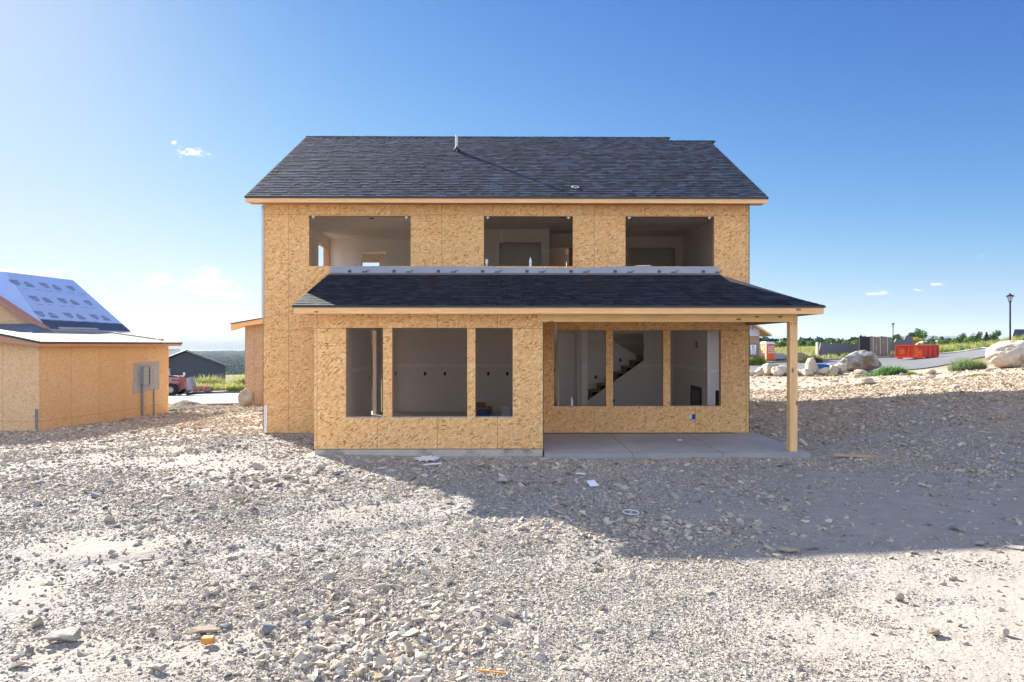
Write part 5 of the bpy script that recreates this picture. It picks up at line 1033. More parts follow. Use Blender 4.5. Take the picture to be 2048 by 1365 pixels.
# toilet
pt = thing('portable_toilet', 'orange portable toilet with white sign strips and a pale roof across the road', 'portable toilet', (28.15, 75.3, 0), R(16)); pt.location.z = h1(28.15, 75.3)
ORG = flat('toilet_orange', (.80, .13, .015), .45, .4, var=.06); ORL = flat('toilet_light_orange', (.85, .36, .06), .45, .4, var=.06)
mb = MB(); mb.box(-.55, .55, -.55, .55, .1, 2.05); mb.box(-.6, .6, -.6, .6, 0, .1); mb.build('cabin', ORG, pt, bevel=.02)
mb = MB(); mb.box(-.562, -.551, -.40, .40, .75, 1.98); mb.build('side_panel', ORL, pt)
mb = MB(); mb.box(-.575, -.50, -.575, -.50, .1, 2.05); mb.box(-.5755, -.5, .5, .575, .1, 2.05); mb.build('corner_post', PAPER, pt)
mb = MB(); mb.box(-.60, .60, -.60, .60, 2.05, 2.14); mb.hexa([(-.58, -.58, 2.141), (.58, -.58, 2.141), (.58, .58, 2.141), (-.58, .58, 2.141), (-.45, -.4, 2.32), (.45, -.4, 2.32), (.45, .4, 2.32), (-.45, .4, 2.32)]); mb.build('roof', flat('toilet_roof', (.62, .64, .74), .5), pt)
mb = MB()
for z in (1.78, 1.56, 1.34, 1.12): mb.box(-.30, .42, -.566, -.552, z - .05, z + .05)
sg = mb.build('sign_strip', PAPER, pt)
mb = MB()
for z in (1.78, 1.56, 1.34, 1.12):
    for q in range(6): mb.box(-.26 + q * .11, -.19 + q * .11, -.569, -.5665, z - .022, z + .022)
mb.box(-.24, .40, -.569, -.5665, 2.0, 2.03); mb.build('sign_text', flat('grey_ink', (.10, .10, .15)), sg)
mb = MB(); mb.hexa([(-.575, -.25, 1.6), (-.575, .15, 1.35), (-.563, .15, 1.35), (-.563, -.25, 1.6), (-.575, -.2, 1.85), (-.575, .22, 1.6), (-.563, .22, 1.6), (-.563, -.2, 1.85)]); mb.box(-.57, -.563, -.25, .25, 1.05, 1.2); mb.build('logo_patch', PAPER, pt)
# S sign board
ss = thing('site_sign', 'grey site sign on posts with a white panel bearing the letter S', 'sign', (25.1, 71.4, 0), 0); ss.location.z = h1(25.1, 71.4)
mb = MB(); mb.box(-1.0, .85, -.03, .03, .55, 2.35); mb.build('board', flat('sign_grey', (.20, .20, .20), .6), ss)
mb = MB(); mb.prism([(-.12, -.04, 1.15), (.36, -.04, 1.15), (.43, -.04, 2.15), (-.19, -.04, 2.15)], (0, .008, 0)); mb.build('panel', PAPER, ss)
cu = bpy.data.curves.new('letter', 'FONT'); cu.body = 'S'; cu.size = .72; cu.extrude = .004; cu.align_x = 'CENTER'; cu.materials.append(BLACK)
_tmp = bpy.data.objects.new('letter_tmp', cu); COL.objects.link(_tmp); bpy.context.view_layer.update(); _me = bpy.data.meshes.new_from_object(_tmp.evaluated_get(bpy.context.evaluated_depsgraph_get())); bpy.data.objects.remove(_tmp)
lt = bpy.data.objects.new('letter', _me); COL.objects.link(lt); lt.parent = ss; lt.location = (.12, -.046, 1.58); lt.rotation_euler = (R(90), 0, 0)
mb = MB()
for z in (1.45, 1.33, 1.21):
    for q in range(4): mb.box(-.06 + q * .1, .02 + q * .1, -.045, -.0405, z - .03, z + .03)
mb.build('sign_text', flat('sign_ink', (.25, .25, .25)), ss)
mb = MB(); mb.box(-.9, -.78, -.06, .06, -.1, 2.4); mb.build('post', WOOD_FD, ss); mb = MB(); mb.box(.72, .84, -.06, .06, -.1, 2.4); mb.build('post', WOOD_FD, ss)
mb = MB(); mb.box(.35, .80, -.06, -.031, .15, .55); mb.build('small_plate', PAPER, ss)
# grey form panels and ribbed rack beyond the road
fw = thing('form_wall', 'long dark grey panel wall with notched corners standing in dry grass', 'wall', (37.0, 82.5, 0), R(4)); fw.location.z = h1(37, 82.5) - .1
DGP = flat('dark_grey_panel', (.13, .14, .165), .7, .3, var=.15)
mb = MB(); mb.prism([(.0, 0, 0), (6.3, 0, 0), (6.3, 0, 2.0), (4.6, 0, 2.0), (4.5, 0, 1.9), (3.6, 0, 1.9), (3.5, 0, 2.0), (1.7, 0, 2.0), (1.6, 0, 1.88), (.9, 0, 1.88), (.75, 0, 2.0), (.35, 0, 2.0)], (0, .2, 0)); mb.build('panel', DGP, fw)
mb = MB(); mb.box(-.15, .05, -.1, .3, 0, 2.1); mb.build('end_board', flat('end_board_pale', (.5, .4, .3)), fw)
rk = thing('panel_rack', 'black upright panel with ribbed brown panels stacked behind it', 'rack', (41.0, 80.5, 0), R(0)); rk.location.z = h1(41, 80.5) - .1
mb = MB(); mb.box(0, 1.2, 0, .15, 0, 2.65); mb.build('front_panel', BLACK, rk)
for k in range(6): mb = MB(); mb.box(1.22 + k * .42, 1.58 + k * .42, .05 * (k % 2), .12 + .05 * (k % 2), 0, 2.7 - .05 * (k % 3)); mb.build('rib_panel', flat('rib_brown', (.20, .17, .14), .7), rk)
fw2 = thing('form_wall', 'shorter dark blue-grey wall with stepped top beside the ribbed rack', 'wall', (44.4, 83.0, 0), R(3)); fw2.location.z = h1(44.4, 83) - .1
mb = MB(); mb.prism([(0, 0, 0), (4.5, 0, 0), (4.5, 0, 2.6), (3.6, 0, 2.6), (3.4, 0, 2.2), (2.4, 0, 2.3), (2.2, 0, 1.9), (.9, 0, 1.9), (.8, 0, 1.7), (0, 0, 1.7)], (0, .2, 0)); mb.build('panel', DGP, fw2)
# skip
dk = thing('dumpster', 'red open-topped dumpster with ribbed sides standing on the asphalt road', 'dumpster', (41.6, 70.0, 0), R(-50)); dk.location.z = h1(43, 71) + .07
RD = flat('dumpster_red', (.74, .05, .03), .5, .4, var=.15, scale=2, grime=(.42, .05, .03)); RDI = rock_mat('dumpster_paint_worn', (.60, .05, .02), (.66, .07, .03), 1.6, (.68, .20, .05), .005)
mb = MB(); L_, W_, H_ = 3.4, 2.6, 1.40
mb.box(-1.6, .9, -1.25, -1.20, .16, H_ - .02); mb.build('side_wall', RDI, dk)
mb = MB(); mb.box(-1.6, .9, 2.90, 2.95, .16, H_ - .02); mb.box(-1.6, .9, -1.2, 2.9, .16, .22); mb.box(-1.6, -1.55, -1.2, 2.9, .22, H_ - .02); mb.box(.85, .9, -1.2, 2.9, .22, H_ - .02); mb.build('body', RD, dk)
for x in (-1.65, -.42, .80): mb = MB(); mb.box(x, x + .13, -1.38, -1.252, .12, H_ - .1); mb.build('rib', RD, dk)
mb = MB(); mb.box(-1.68, .98, -1.40, -1.252, H_ - .1, H_ + .02); mb.box(-1.68, .98, -1.40, -1.252, .12, .25); mb.box(-1.68, .98, 2.952, 3.02, H_ - .1, H_ + .02); mb.box(.902, 1.0, -1.25, 2.95, H_ - .1, H_ + .02); mb.box(-1.7, -1.602, -1.25, 2.95, H_ - .1, H_ + .02); mb.build('rim', RD, dk)
for y in (-1.2, .1, 1.4, 2.75): mb = MB(); mb.box(.903, 1.02, y, y + .12, .22, H_ - .11); mb.build('rib', RD, dk)
for (x, y) in ((-1.5, -1.2), (.4, -1.2), (-1.5, 2.6), (.4, 2.6), (.4, .9)): mb = MB(); mb.box(x, x + .45, y, y + .25, -.02, .159); mb.build('foot', RD, dk)
# blue bin
bn = thing('tub', 'blue plastic tub with a round white emblem among the boulders', 'tub', (18.95, 41.9, 0), R(0)); bn.location.z = h1(18.95, 41.9) + .12
BL = flat('tub_blue', (.02, .16, .55), .4, .45, var=.08)
mb = MB(); mb.lathe([(0, .03), (.38, .03), (.36, 0), (.40, 0), (.60, .50), (.66, .50), (.66, .54), (.57, .54), (.39, .06), (0, .06)], n=28); mb.build('bucket_wall', BL, bn)
mb = MB(); mb.lathe([(0, .012), (.13, .012), (.13, 0), (0, 0)], n=20); e = mb.build('emblem', PAPER, bn); e.location = (-.02, -.52, .27); e.rotation_euler = (R(68), 0, 0)
mb = MB(); mb.box(-.07, -.02, -.06, .06, .0125, .016); mb.box(-.02, .06, .02, .06, .0125, .0162); mb.box(.02, .07, -.07, .0, .0125, .016); mb.build('emblem_mark', flat('emblem_ink', (.1, .15, .4)), e)
# blue tarp lying on the ground
mb = MB(); tx, ty = px(1604, 52), 52.0; zt = h1(tx, ty) + .08
for i in range(9):
    a = tx - .75 + i * .17; hgt = .14 + .07 * math.sin(i * 2.1); mb.hexa([(a, ty, zt), (a + .17, ty, zt), (a + .17, ty + .8, zt), (a, ty + .8, zt), (a, ty + .05, zt + hgt), (a + .17, ty + .05, zt + .14 + .07 * math.sin((i + 1) * 2.1)), (a + .17, ty + .7, zt + .14), (a, ty + .7, zt + .15)])
tag(mb.build('tarp', flat('blue_tarp', (.02, .30, .75), .4, .4)), 'bright blue crumpled sheet lying on the road behind the boulders', 'tarp')
# street lamps
def street_lamp(X0, Y0, H, label, sc_=1.0):
    t = thing('street_lamp', label, 'street lamp', (X0, Y0, h1(X0, Y0) - .05)); M_ = BLACK
    mb = MB(); mb.lathe([(0, 0), (.16, 0), (.16, .35), (.11, .42), (.085, .55), (.075, H - .95), (.10, H - .9), (.10, H - .82), (0, H - .82)], n=14); mb.build('pole', M_, t)
    mb = MB()
    for q in range(6):
        a = q * math.pi / 3; mb.tube((.11 * math.cos(a), .11 * math.sin(a), H - .82), (.27 * math.cos(a), .27 * math.sin(a), H - .32), .014, n=5)
    mb.lathe([(.11, H - .84), (.15, H - .84), (.15, H - .80), (.11, H - .80)], n=12); mb.build('lantern_frame', M_, t)
    mb = MB(); mb.lathe([(.10, H - .80), (.255, H - .33)], n=6); mb.build('lantern_glass', flat('lamp_glass', (.62, .66, .72), .2, .5, var=.03), t)
    mb = MB(); mb.lathe([(0, H - .33), (.38, H - .33), (.38, H - .29), (.16, H - .16), (.09, H - .13), (.07, H - .10), (.07, H - .03), (.05, H), (0, H)], n=12); mb.build('lantern_cap', M_, t)
street_lamp(px(2020, 67.2), 67.2, 5.25, 'black street lamp with a lantern head on the grassy roadside')
street_lamp(px(1786, 150), 150, 6.2, 'distant thin street lamp rising above the trees behind the dumpster')
# white board in the grass and pale debris
mb = MB(); mb.tube((px(1742, 82), 82, h1(44, 82) + .35), (px(1773, 82), 82.5, h1(46, 82) + .45), .19, n=10); tag(mb.build('pipe', PAPER), 'long white pipe lying in the grass by the dumpster', 'pipe')
# far white house on the hill
wh = thing('white_house', 'white house with a dark roof cut by the edge of the photo', 'house', (89.6, 118, 0), R(-37)); wh.location.z = h1(88, 118) - .1
WS = flat('white_siding', (.70, .69, .68), .6, .3, var=.04); RFD = flat('slate_roof', (.07, .09, .13), .8)
mb = MB(); mb.prism([(0, 0, -1), (9, 0, -1), (9, 0, 2.7), (4.5, 0, 6.6), (0, 0, 2.7)], (0, 10, 0)); mb.box(-2.2, -.01, 1.5, 9, -1, 2.4); mb.build('wall', WS, wh)
mb = MB(); mb.hexa([(-.5, -.4, 2.4), (4.5, -.4, 6.75), (4.5, 10.4, 6.75), (-.5, 10.4, 2.4), (-.5, -.4, 2.65), (4.5, -.4, 7.0), (4.5, 10.4, 7.0), (-.5, 10.4, 2.65)]); mb.hexa([(9.5, -.4, 2.4), (4.5, -.4, 6.75), (4.5, 10.4, 6.75), (9.5, 10.4, 2.4), (9.5, -.4, 2.65), (4.5, -.4, 7.0), (4.5, 10.4, 7.0), (9.5, 10.4, 2.65)]); mb.hexa([(-2.6, 1.2, 2.4), (0, 1.2, 2.4), (0, 9.3, 2.4), (-2.6, 9.3, 2.4), (-2.2, 1.6, 4.1), (0, 1.6, 4.1), (0, 9, 4.1), (-2.2, 9, 4.1)]); mb.build('roof', RFD, wh)
mb = MB(); mb.box(1.2, 2.6, -.04, -.002, .2, 1.8); mb.box(-1.8, -.7, 1.44, 1.498, .2, 1.8); mb.build('window', flat('dark_glass', (.06, .07, .09), .2, .5), wh)
# ------------------------------------------------------------------ vegetation
def translucent(nt, bs, col, f=.45):
    t_ = N(nt, 'ShaderNodeBsdfTranslucent'); nt.links.new(col, t_.inputs['Color']); mx = N(nt, 'ShaderNodeMixShader'); mx.inputs[0].default_value = f
    o_ = [n for n in nt.nodes if n.type == 'OUTPUT_MATERIAL'][0]; nt.links.new(bs.outputs[0], mx.inputs[1]); nt.links.new(t_.outputs[0], mx.inputs[2]); nt.links.new(mx.outputs[0], o_.inputs['Surface'])
def leaf_mat(name, a, b_, c_=None):
    m, nt, bs = newmat(name, .7, .2); co = objco(nt); at_ = N(nt, 'ShaderNodeAttribute'); at_.attribute_name = 'Col'
    col = MIX(nt, 1.0, MIX(nt, NOISE(nt, co, .6, 4, .6), a, b_), at_.outputs['Color'], 'MULTIPLY'); nt.links.new(col, bs.inputs['Base Color']); translucent(nt, bs, col)
    return m
LEAF = leaf_mat('tree_leaf_dark', (.035, .075, .022), (.085, .15, .035)); LEAF2 = leaf_mat('tree_leaf_bright', (.11, .19, .03), (.20, .28, .05)); LEAFY = leaf_mat('tree_leaf_yellow', (.40, .36, .04), (.55, .46, .06)); LEAFB = leaf_mat('tree_leaf_conifer', (.02, .05, .025), (.05, .085, .045)); BARK = flat('bark', (.10, .075, .055), .9)
def crown_mesh(name, seed, mat, conic=False, nl=1500):
    rg = np.random.RandomState(seed)
    if conic:
        z = rg.rand(nl) ** 1.2; rad = (1 - z) * .36 * np.sqrt(rg.rand(nl)) * (1 + .25 * np.sin(z * 40)); a = rg.rand(nl) * 6.283; C = np.stack([rad * np.cos(a), rad * np.sin(a), z], 1); s = .035
    else:
        k = 12; cc = rg.normal(size=(k, 3)) * np.array([.24, .24, .17]) + np.array([0, 0, .62]); cr = rg.uniform(.13, .24, k); i = rg.randint(0, k, nl)
        d = rg.normal(size=(nl, 3)); d /= np.linalg.norm(d, axis=1, keepdims=True); C = cc[i] + d * (cr[i] * rg.rand(nl) ** .33)[:, None]; s = .034
    U = rg.normal(size=(nl, 3)); U /= np.linalg.norm(U, axis=1, keepdims=True); W = np.cross(U, rg.normal(size=(nl, 3))); W /= np.linalg.norm(W, axis=1, keepdims=True)
    ss_ = s * rg.uniform(.6, 1.5, (nl, 1)); V = np.stack([C - U * ss_, C + W * ss_, C + U * ss_, C - W * ss_], 1).reshape(-1, 3); T = np.arange(nl * 4).reshape(-1, 4)
    col = np.repeat(rg.uniform(.65, 1.35, (nl, 1)) * np.ones((1, 3)), 4, 0)
    o = np_obj(name, V, T, mat, col); me = o.data; bpy.data.objects.remove(o); return me
CROWNS = {'dark': [crown_mesh('crown', 1 + i, LEAF) for i in range(4)], 'bright': [crown_mesh('crown', 11 + i, LEAF2) for i in range(3)], 'yellow': [crown_mesh('crown', 21, LEAFY)], 'conifer': [crown_mesh('crown', 31 + i, LEAFB, True) for i in range(2)]}
tb = MB(); tb.tube((0, 0, -.05), (.01, 0, .35), .028, .018, n=7)
for q in range(5):
    a = q * 1.3; tb.tube((.01, 0, .30 + .03 * q), (.20 * math.cos(a), .20 * math.sin(a), .58 + .04 * q), .012, .005, n=5)
_t = tb.build('trunk', BARK); TRUNK = _t.data; bpy.data.objects.remove(_t)
LBL = {'dark': 'dark green round-crowned tree in the treeline beyond the street', 'bright': 'bright green tree in the treeline beyond the street', 'yellow': 'yellow leaved tree among the green trees behind the dumpster', 'conifer': 'dark pointed conifer in the treeline beyond the street'}
def tree(X0, Y0, hgt, kind, label=None, group=None, wide=1.0):
    t = thing('tree', label or LBL[kind], 'tree', (X0, Y0, h1(X0, Y0) - .2), rng.uniform(0, 6.28), group or 'trees of the treeline, %s kind' % kind)
    for nm, me in (('crown', rng.choice(CROWNS[kind])), ('trunk', TRUNK)):
        o = bpy.data.objects.new(nm, me); COL.objects.link(o); o.parent = t; o.scale = (hgt * wide, hgt * wide, hgt)
    return t
def tree_px(xp, ytop, Yd, kind, wide=1.0, label=None):
    X0 = px(xp, Yd); z0 = h1(X0, Yd); tree(X0, Yd, max(2.5, (pz(ytop, Yd) - z0) / (.95 if kind == 'conifer' else .84)), kind, label, None, wide)
spec = [(1608, 684, 300, 'dark'), (1625, 682, 320, 'conifer'), (1640, 685, 290, 'dark'), (1598, 690, 210, 'bright'), (1655, 683, 330, 'dark'), (1668, 682, 300, 'dark'), (1690, 684, 260, 'bright'), (1705, 685, 280, 'bright'), (1722, 686, 240, 'bright'), (1632, 690, 200, 'dark'),
        (1742, 680, 260, 'conifer'), (1735, 687, 220, 'dark'), (1757, 677, 250, 'dark', 1.2), (1770, 676, 240, 'dark', 1.2), (1782, 681, 220, 'bright'), (1792, 677, 240, 'dark', 1.1), (1803, 684, 200, 'yellow'), (1812, 677, 230, 'dark'), (1822, 671, 240, 'dark', 1.1), (1838, 669, 245, 'dark', 1.15), (1845, 680, 210, 'bright', 1.2), (1828, 679, 205, 'yellow'), (1858, 682, 230, 'dark'), (1868, 680, 240, 'conifer'),
        (1880, 678, 260, 'dark'), (1895, 680, 240, 'dark'), (1910, 678, 250, 'dark', 1.2), (1925, 676, 250, 'dark'), (1938, 678, 240, 'bright'), (1950, 674, 240, 'dark'), (1962, 676, 235, 'dark'), (1973, 666, 230, 'conifer', 1.0), (1985, 672, 240, 'dark'), (1712, 681, 340, 'conifer'), (1618, 687, 260, 'bright'), (1545, 690, 260, 'dark'), (1560, 688, 240, 'dark'), (1568, 692, 180, 'bright'), (1580, 686, 280, 'dark'), (1590, 688, 230, 'dark'), (1532, 686, 250, 'dark'), (1555, 700, 150, 'bright'), (1573, 702, 140, 'dark', 1.2), (1700, 692, 190, 'dark'), (1716, 694, 170, 'bright', 1.3), (1749, 690, 180, 'dark', 1.2), (1765, 692, 165, 'bright', 1.2), (1800, 691, 165, 'bright', 1.2), (1850, 690, 160, 'dark', 1.2), (1878, 688, 165, 'bright', 1.2), (1905, 687, 165, 'bright', 1.2), (1932, 686, 165, 'dark', 1.2)]
for s_ in spec: tree_px(s_[0], s_[1], s_[2] * 1.0, s_[3], s_[4] if len(s_) > 4 else 1.0)
# far woods beyond and in the valley (one uncountable mass)
WOODM = attr_mat('far_foliage', .9, .1, .05, .3, 0)
def woods(name, n, gen, label, nl=26):
    rg = np.random.RandomState(77); Cs = []; Ss = []
    P = gen(n, rg); X_, Y_, S_ = P; Z_ = hz(X_, Y_)
    d = rg.normal(size=(n, nl, 3)); d /= np.linalg.norm(d, axis=2, keepdims=True); C = np.stack([X_, Y_, Z_ + S_ * .45], 1)[:, None, :] + d * (S_[:, None, None] * np.array([.55, .55, .45])) * rg.uniform(.5, 1, (n, nl, 1))
    C = C.reshape(-1, 3); m = len(C); U = rg.normal(size=(m, 3)); U /= np.linalg.norm(U, axis=1, keepdims=True); W = np.cross(U, rg.normal(size=(m, 3))); W /= np.linalg.norm(W, axis=1, keepdims=True)
    s = (np.repeat(S_, nl) * .20)[:, None] * rg.uniform(.7, 1.5, (m, 1)); V = np.stack([C - U * s, C + W * s, C + U * s, C - W * s], 1).reshape(-1, 3)
    tone = np.repeat(rg.uniform(.6, 1.5, (n, 1)) * np.array([[.045, .085, .055]]) * (1 + (rg.rand(n, 1) > .8) * np.array([[.9, .6, .1]])), nl, 0) * rg.uniform(.8, 1.2, (m, 1)); col = np.repeat(tone, 4, 0)
    return tag(np_obj(name, V, np.arange(m * 4).reshape(-1, 4), WOODM, col), label, None, None, 'stuff')
def gen_valley(n, rg):
    Yd = np.exp(rg.uniform(math.log(900), math.log(6200), n)); a = rg.uniform(-.60, -.32, n); X_ = a * Yd
    k = (fbm(X_ / 260, Yd / 260, 3) > .46) & (Yd > 1050 + 500 * rg.rand(n)); return X_[k], Yd[k], rg.uniform(9, 17, k.sum())
_g = gen_valley
rg_ = np.random.RandomState(77); 
def gen2(n, rg):
    a, b, c = _g(n * 2, rg); a, b, c = a[:n], b[:n], c[:n]; return a, b, c
def woods_safe(name, n, gen, label, nl=26):
    return woods(name, n, gen, label, nl)
def mk_valley():
    rg = np.random.RandomState(3); X_, Y_, S_ = _g(16000, rg)
    return X_, Y_, S_
_v = mk_valley(); woods('distant_woods', len(_v[0]), lambda n, rg: _v, 'hazy green woods filling the valley far below')
def mk_plain():
    rg = np.random.RandomState(4); n = 2600; Yd = rg.uniform(380, 900, n); a = rg.uniform(.28, .80, n); return a * Yd, Yd, rg.uniform(5, 10, n)
_p = mk_plain(); woods('distant_woods', len(_p[0]), lambda n, rg: _p, 'dark band of woods on the skyline behind the street trees', 20)
# valley houses
for i, (xp, Yd, w, hh_, c) in enumerate(((439, 700, 9, 3.4, 'white'), (452, 760, 11, 3.0, 'pale'), (468, 780, 9, 3.2, 'white'), (450, 420, 7.5, 3.6, 'blue'), (493, 420, 9, 3.5, 'blue'), (499, 560, 8, 3.2, 'pale'))):
    X0 = px(xp, Yd); lab = ['tiny white house below the woods nearest the grey gable', 'tiny pale wide house between two white ones in the valley', 'tiny white domed-looking house before the valley woods', 'small pale blue house behind the tall roadside weeds', 'small house with a dark window half hidden by the garage wing', 'tiny pale house at the meadow edge by the garage wing'][i]
    t = thing('valley_house', lab, 'house', (X0, Yd, h1(X0, Yd)), R(10 * (i - 2))); cc = {'white': (.7, .7, .72), 'pale': (.5, .48, .44), 'blue': (.42, .5, .6)}[c]
    mb = MB(); mb.prism([(-w / 2, 0, -1), (w / 2, 0, -1), (w / 2, 0, hh_), (0, 0, hh_ + 2), (-w / 2, 0, hh_)], (0, w * .8, 0)); mb.build('wall', flat('valley_wall', cc), t)
    mb = MB(); mb.hexa([(-w / 2 - .5, -.5, hh_ - .2), (0, -.5, hh_ + 2.05), (0, w * .85, hh_ + 2.05), (-w / 2 - .5, w * .85, hh_ - .2), (-w / 2 - .5, -.5, hh_ + .1), (0, -.5, hh_ + 2.3), (0, w * .85, hh_ + 2.3), (-w / 2 - .5, w * .85, hh_ + .1)])
    mb.hexa([(w / 2 + .5, -.5, hh_ - .2), (0, -.5, hh_ + 2.05), (0, w * .85, hh_ + 2.05), (w / 2 + .5, w * .85, hh_ - .2), (w / 2 + .5, -.5, hh_ + .1), (0, -.5, hh_ + 2.3), (0, w * .85, hh_ + 2.3), (w / 2 + .5, w * .85, hh_ + .1)]); mb.build('roof', flat('valley_roof', (.13, .15, .2) if i != 1 else (.3, .28, .26)), t)
    mb = MB(); mb.box(-w * .3, -w * .1, -.06, -.01, .6, 2.2); mb.build('window', flat('valley_glass', (.06, .08, .12), .2), t); mb = MB(); mb.box(w * .1, w * .3, -.06, -.01, .6, 2.2); mb.build('window', flat('valley_glass2', (.06, .08, .12), .2), t)
# far street houses and sheds peeping over the grass
for i, (xp, yb, yt, wpx, Yd, c) in enumerate(((1756, 696, 688, 14, 190, (.12, .12, .14)), (1852, 693, 685, 16, 200, (.62, .62, .64)), (1566, 694, 683, 12, 300, (.35, .42, .52)), (1553, 699, 692, 14, 230, (.55, .5, .46)), (1880, 688, 683, 10, 230, (.5, .5, .5)))):
    X0 = px(xp, Yd); w = wpx / F * Yd; hh_ = max(2.0, pz(yt, Yd) - h1(X0, Yd)); t = thing('distant_house', ['small dark house glimpsed in the trees before the dumpster', 'pale low house roof showing behind the dumpster end', 'blue-grey block on the skyline just past the orange toilet', 'pale low house between the orange toilet and the porch post', 'tiny grey house in the trees above the yellow weeds'][i], 'house', (X0, Yd, h1(X0, Yd)), R(5 * i))
    mb = MB(); mb.prism([(-w / 2, 0, -1), (w / 2, 0, -1), (w / 2, 0, hh_ * .7), (0, 0, hh_), (-w / 2, 0, hh_ * .7)], (0, w, 0)); mb.build('wall', flat('distant_wall', c), t)
    mb = MB(); mb.hexa([(-w / 2 - .4, -.4, hh_ * .66), (0, -.4, hh_ + .03), (0, w, hh_ + .03), (-w / 2 - .4, w, hh_ * .66), (-w / 2 - .4, -.4, hh_ * .66 + .3), (0, -.4, hh_ + .33), (0, w, hh_ + .33), (-w / 2 - .4, w, hh_ * .66 + .3)]); mb.hexa([(w / 2 + .4, -.4, hh_ * .66), (0, -.4, hh_ + .03), (0, w, hh_ + .03), (w / 2 + .4, w, hh_ * .66), (w / 2 + .4, -.4, hh_ * .66 + .3), (0, -.4, hh_ + .33), (0, w, hh_ + .33), (w / 2 + .4, w, hh_ * .66 + .3)]); mb.build('roof', flat('distant_roof', tuple(x * .6 for x in c)), t)
# grass and weeds: tufts of thin blades
def blades(X_, Y_, Hh, cols, nb_=14, spread=.28, width=.014, seed=0, lean=.35):
    rg = np.random.RandomState(seed); n = len(X_); Z_ = hd(X_, Y_); m = n * nb_; i = np.repeat(np.arange(n), nb_)
    a = rg.rand(m) * 6.283; rad = rg.rand(m) * spread * Hh[i]; bx = X_[i] + rad * np.cos(a); by = Y_[i] + rad * np.sin(a); hh = Hh[i] * rg.uniform(.5, 1.1, m); ln_ = rg.normal(0, lean, (m, 2)) * hh[:, None]
    w = (width * np.sqrt(np.hypot(X_[i], Y_[i]) / 20.0) * rg.uniform(.6, 1.4, m)); t = rg.rand(m) * 6.283; dx, dy = np.cos(t) * w, np.sin(t) * w
    B0 = np.stack([bx - dx, by - dy, Z_[i] - .03], 1); B1 = np.stack([bx + dx, by + dy, Z_[i] - .03], 1); Mx = np.stack([bx + ln_[:, 0] * .35, by + ln_[:, 1] * .35, Z_[i] + hh * .6], 1); Tp = np.stack([bx + ln_[:, 0], by + ln_[:, 1], Z_[i] + hh], 1)
    dv = np.stack([dx, dy, 0 * dx], 1) * 1.0
    V = np.stack([B0, B1, Mx + dv, Tp, Mx - dv], 1).reshape(-1, 3); T = np.array([[0, 1, 2], [0, 2, 4], [4, 2, 3]])[None] + (np.arange(m) * 5)[:, None, None]; T = T.reshape(-1, 3)
    c = np.repeat(cols[i] * rg.uniform(.75, 1.3, (m, 1)), 5, 0); return V, T, c
GRASSM = attr_mat('grass_blade', .7, .2, 3.0, .2, 0); _nt = GRASSM.node_tree; translucent(_nt, _nt.nodes['Principled BSDF'], _nt.nodes['Principled BSDF'].inputs['Base Color'].links[0].from_socket)
def grass(name, X_, Y_, Hh, pal, label, kind='stuff', cat=None, **kw):
    pal = np.array(pal); cols = pal[nr.randint(0, len(pal), len(X_))]; V, T, c = blades(X_, Y_, Hh, cols, **kw); o = np_obj(name, V, T, GRASSM, c); return tag(o, label, cat, None, kind)
YG = [(.42, .40, .12), (.50, .45, .16), (.30, .34, .10), (.22, .30, .09), (.55, .48, .22), (.18, .26, .08)]
n = 16000; X_ = nr.uniform(44, 105, n); Y_ = nr.uniform(68, 128, n)
fY = np.interp(X_, [44, 47.5, 50, 50.5, 51, 56, 62, 80], [79.5, 80.8, 78.2, 76.5, 67, 60.5, 55, 49])
k = (Y_ > fY + .9) & (X_ > 48 - .0 * Y_) & (X_ / Y_ < .80) & ~((np.abs(X_ - 92) < 8) & (Y_ > 112)); k &= ~((X_ < 50.9) & (Y_ < 78.9)); 
grass('grass', X_[k], Y_[k], nr.uniform(.5, 1.15, k.sum()), YG, 'tall yellow-green grass and weeds on the roadside bank', seed=1)
n = 7000; X_ = nr.uniform(22, 50, n); Y_ = nr.uniform(76, 120, n); fY = np.interp(X_, [20, 25, 34, 41, 47.5], [73, 72.5, 75, 78, 80]); k = (Y_ > fY + .8) & (nr.rand(n) < np.clip((X_ - 26) / 16, .15, 1)) & ~((np.abs(X_ - 28.15) < .8) & (Y_ < 76.5)) & ~((X_ < 31) & (Y_ > 82.5) & (Y_ < 90))
grass('grass', X_[k], Y_[k], nr.uniform(.3, .95, k.sum()) * np.clip((X_[k] - 18) / 24, .45, 1), YG[2:] + [(.5, .42, .25)], 'dry and green weeds along the far kerb behind the dumpster', seed=2)
n = 2600; X_ = nr.uniform(21, 33, n); Y_ = 73.4 + nr.rand(n) * 1.6 + (X_ - 25) * .2; grass('grass', X_, Y_, nr.uniform(.12, .4, n), [(.12, .16, .05), (.2, .22, .07), (.08, .11, .04)], 'short grass strip around the orange toilet', seed=3)
n = 420; X_ = px(1512, 70) + nr.normal(0, .5, n); Y_ = 70.6 + nr.rand(n) * 1.5; grass('weeds', X_, Y_, nr.uniform(.5, 1.1, n), [(.22, .30, .06), (.35, .36, .1)], 'bushy weeds under the site sign', seed=31)
n = 4200; X_ = nr.uniform(-42, -24, n); Y_ = 71.5 + (X_ + 36) * .95 * (X_ > -36) + nr.rand(n) * 5; Y_ = np.clip(Y_, 71, 88); k = (X_ / Y_ > -.50) & (X_ / Y_ < -.36) & (Y_ > np.interp(X_, [-60, -36, -28, -20], [62, 70.5, 78, 80]) + .8); grass('weeds', X_[k], Y_[k], nr.uniform(.4, 1.25, k.sum()), [(.40, .40, .10), (.50, .47, .16), (.30, .36, .10), (.44, .40, .16)], 'yellow-green weeds along the far edge of the pale road', seed=4, nb_=18)
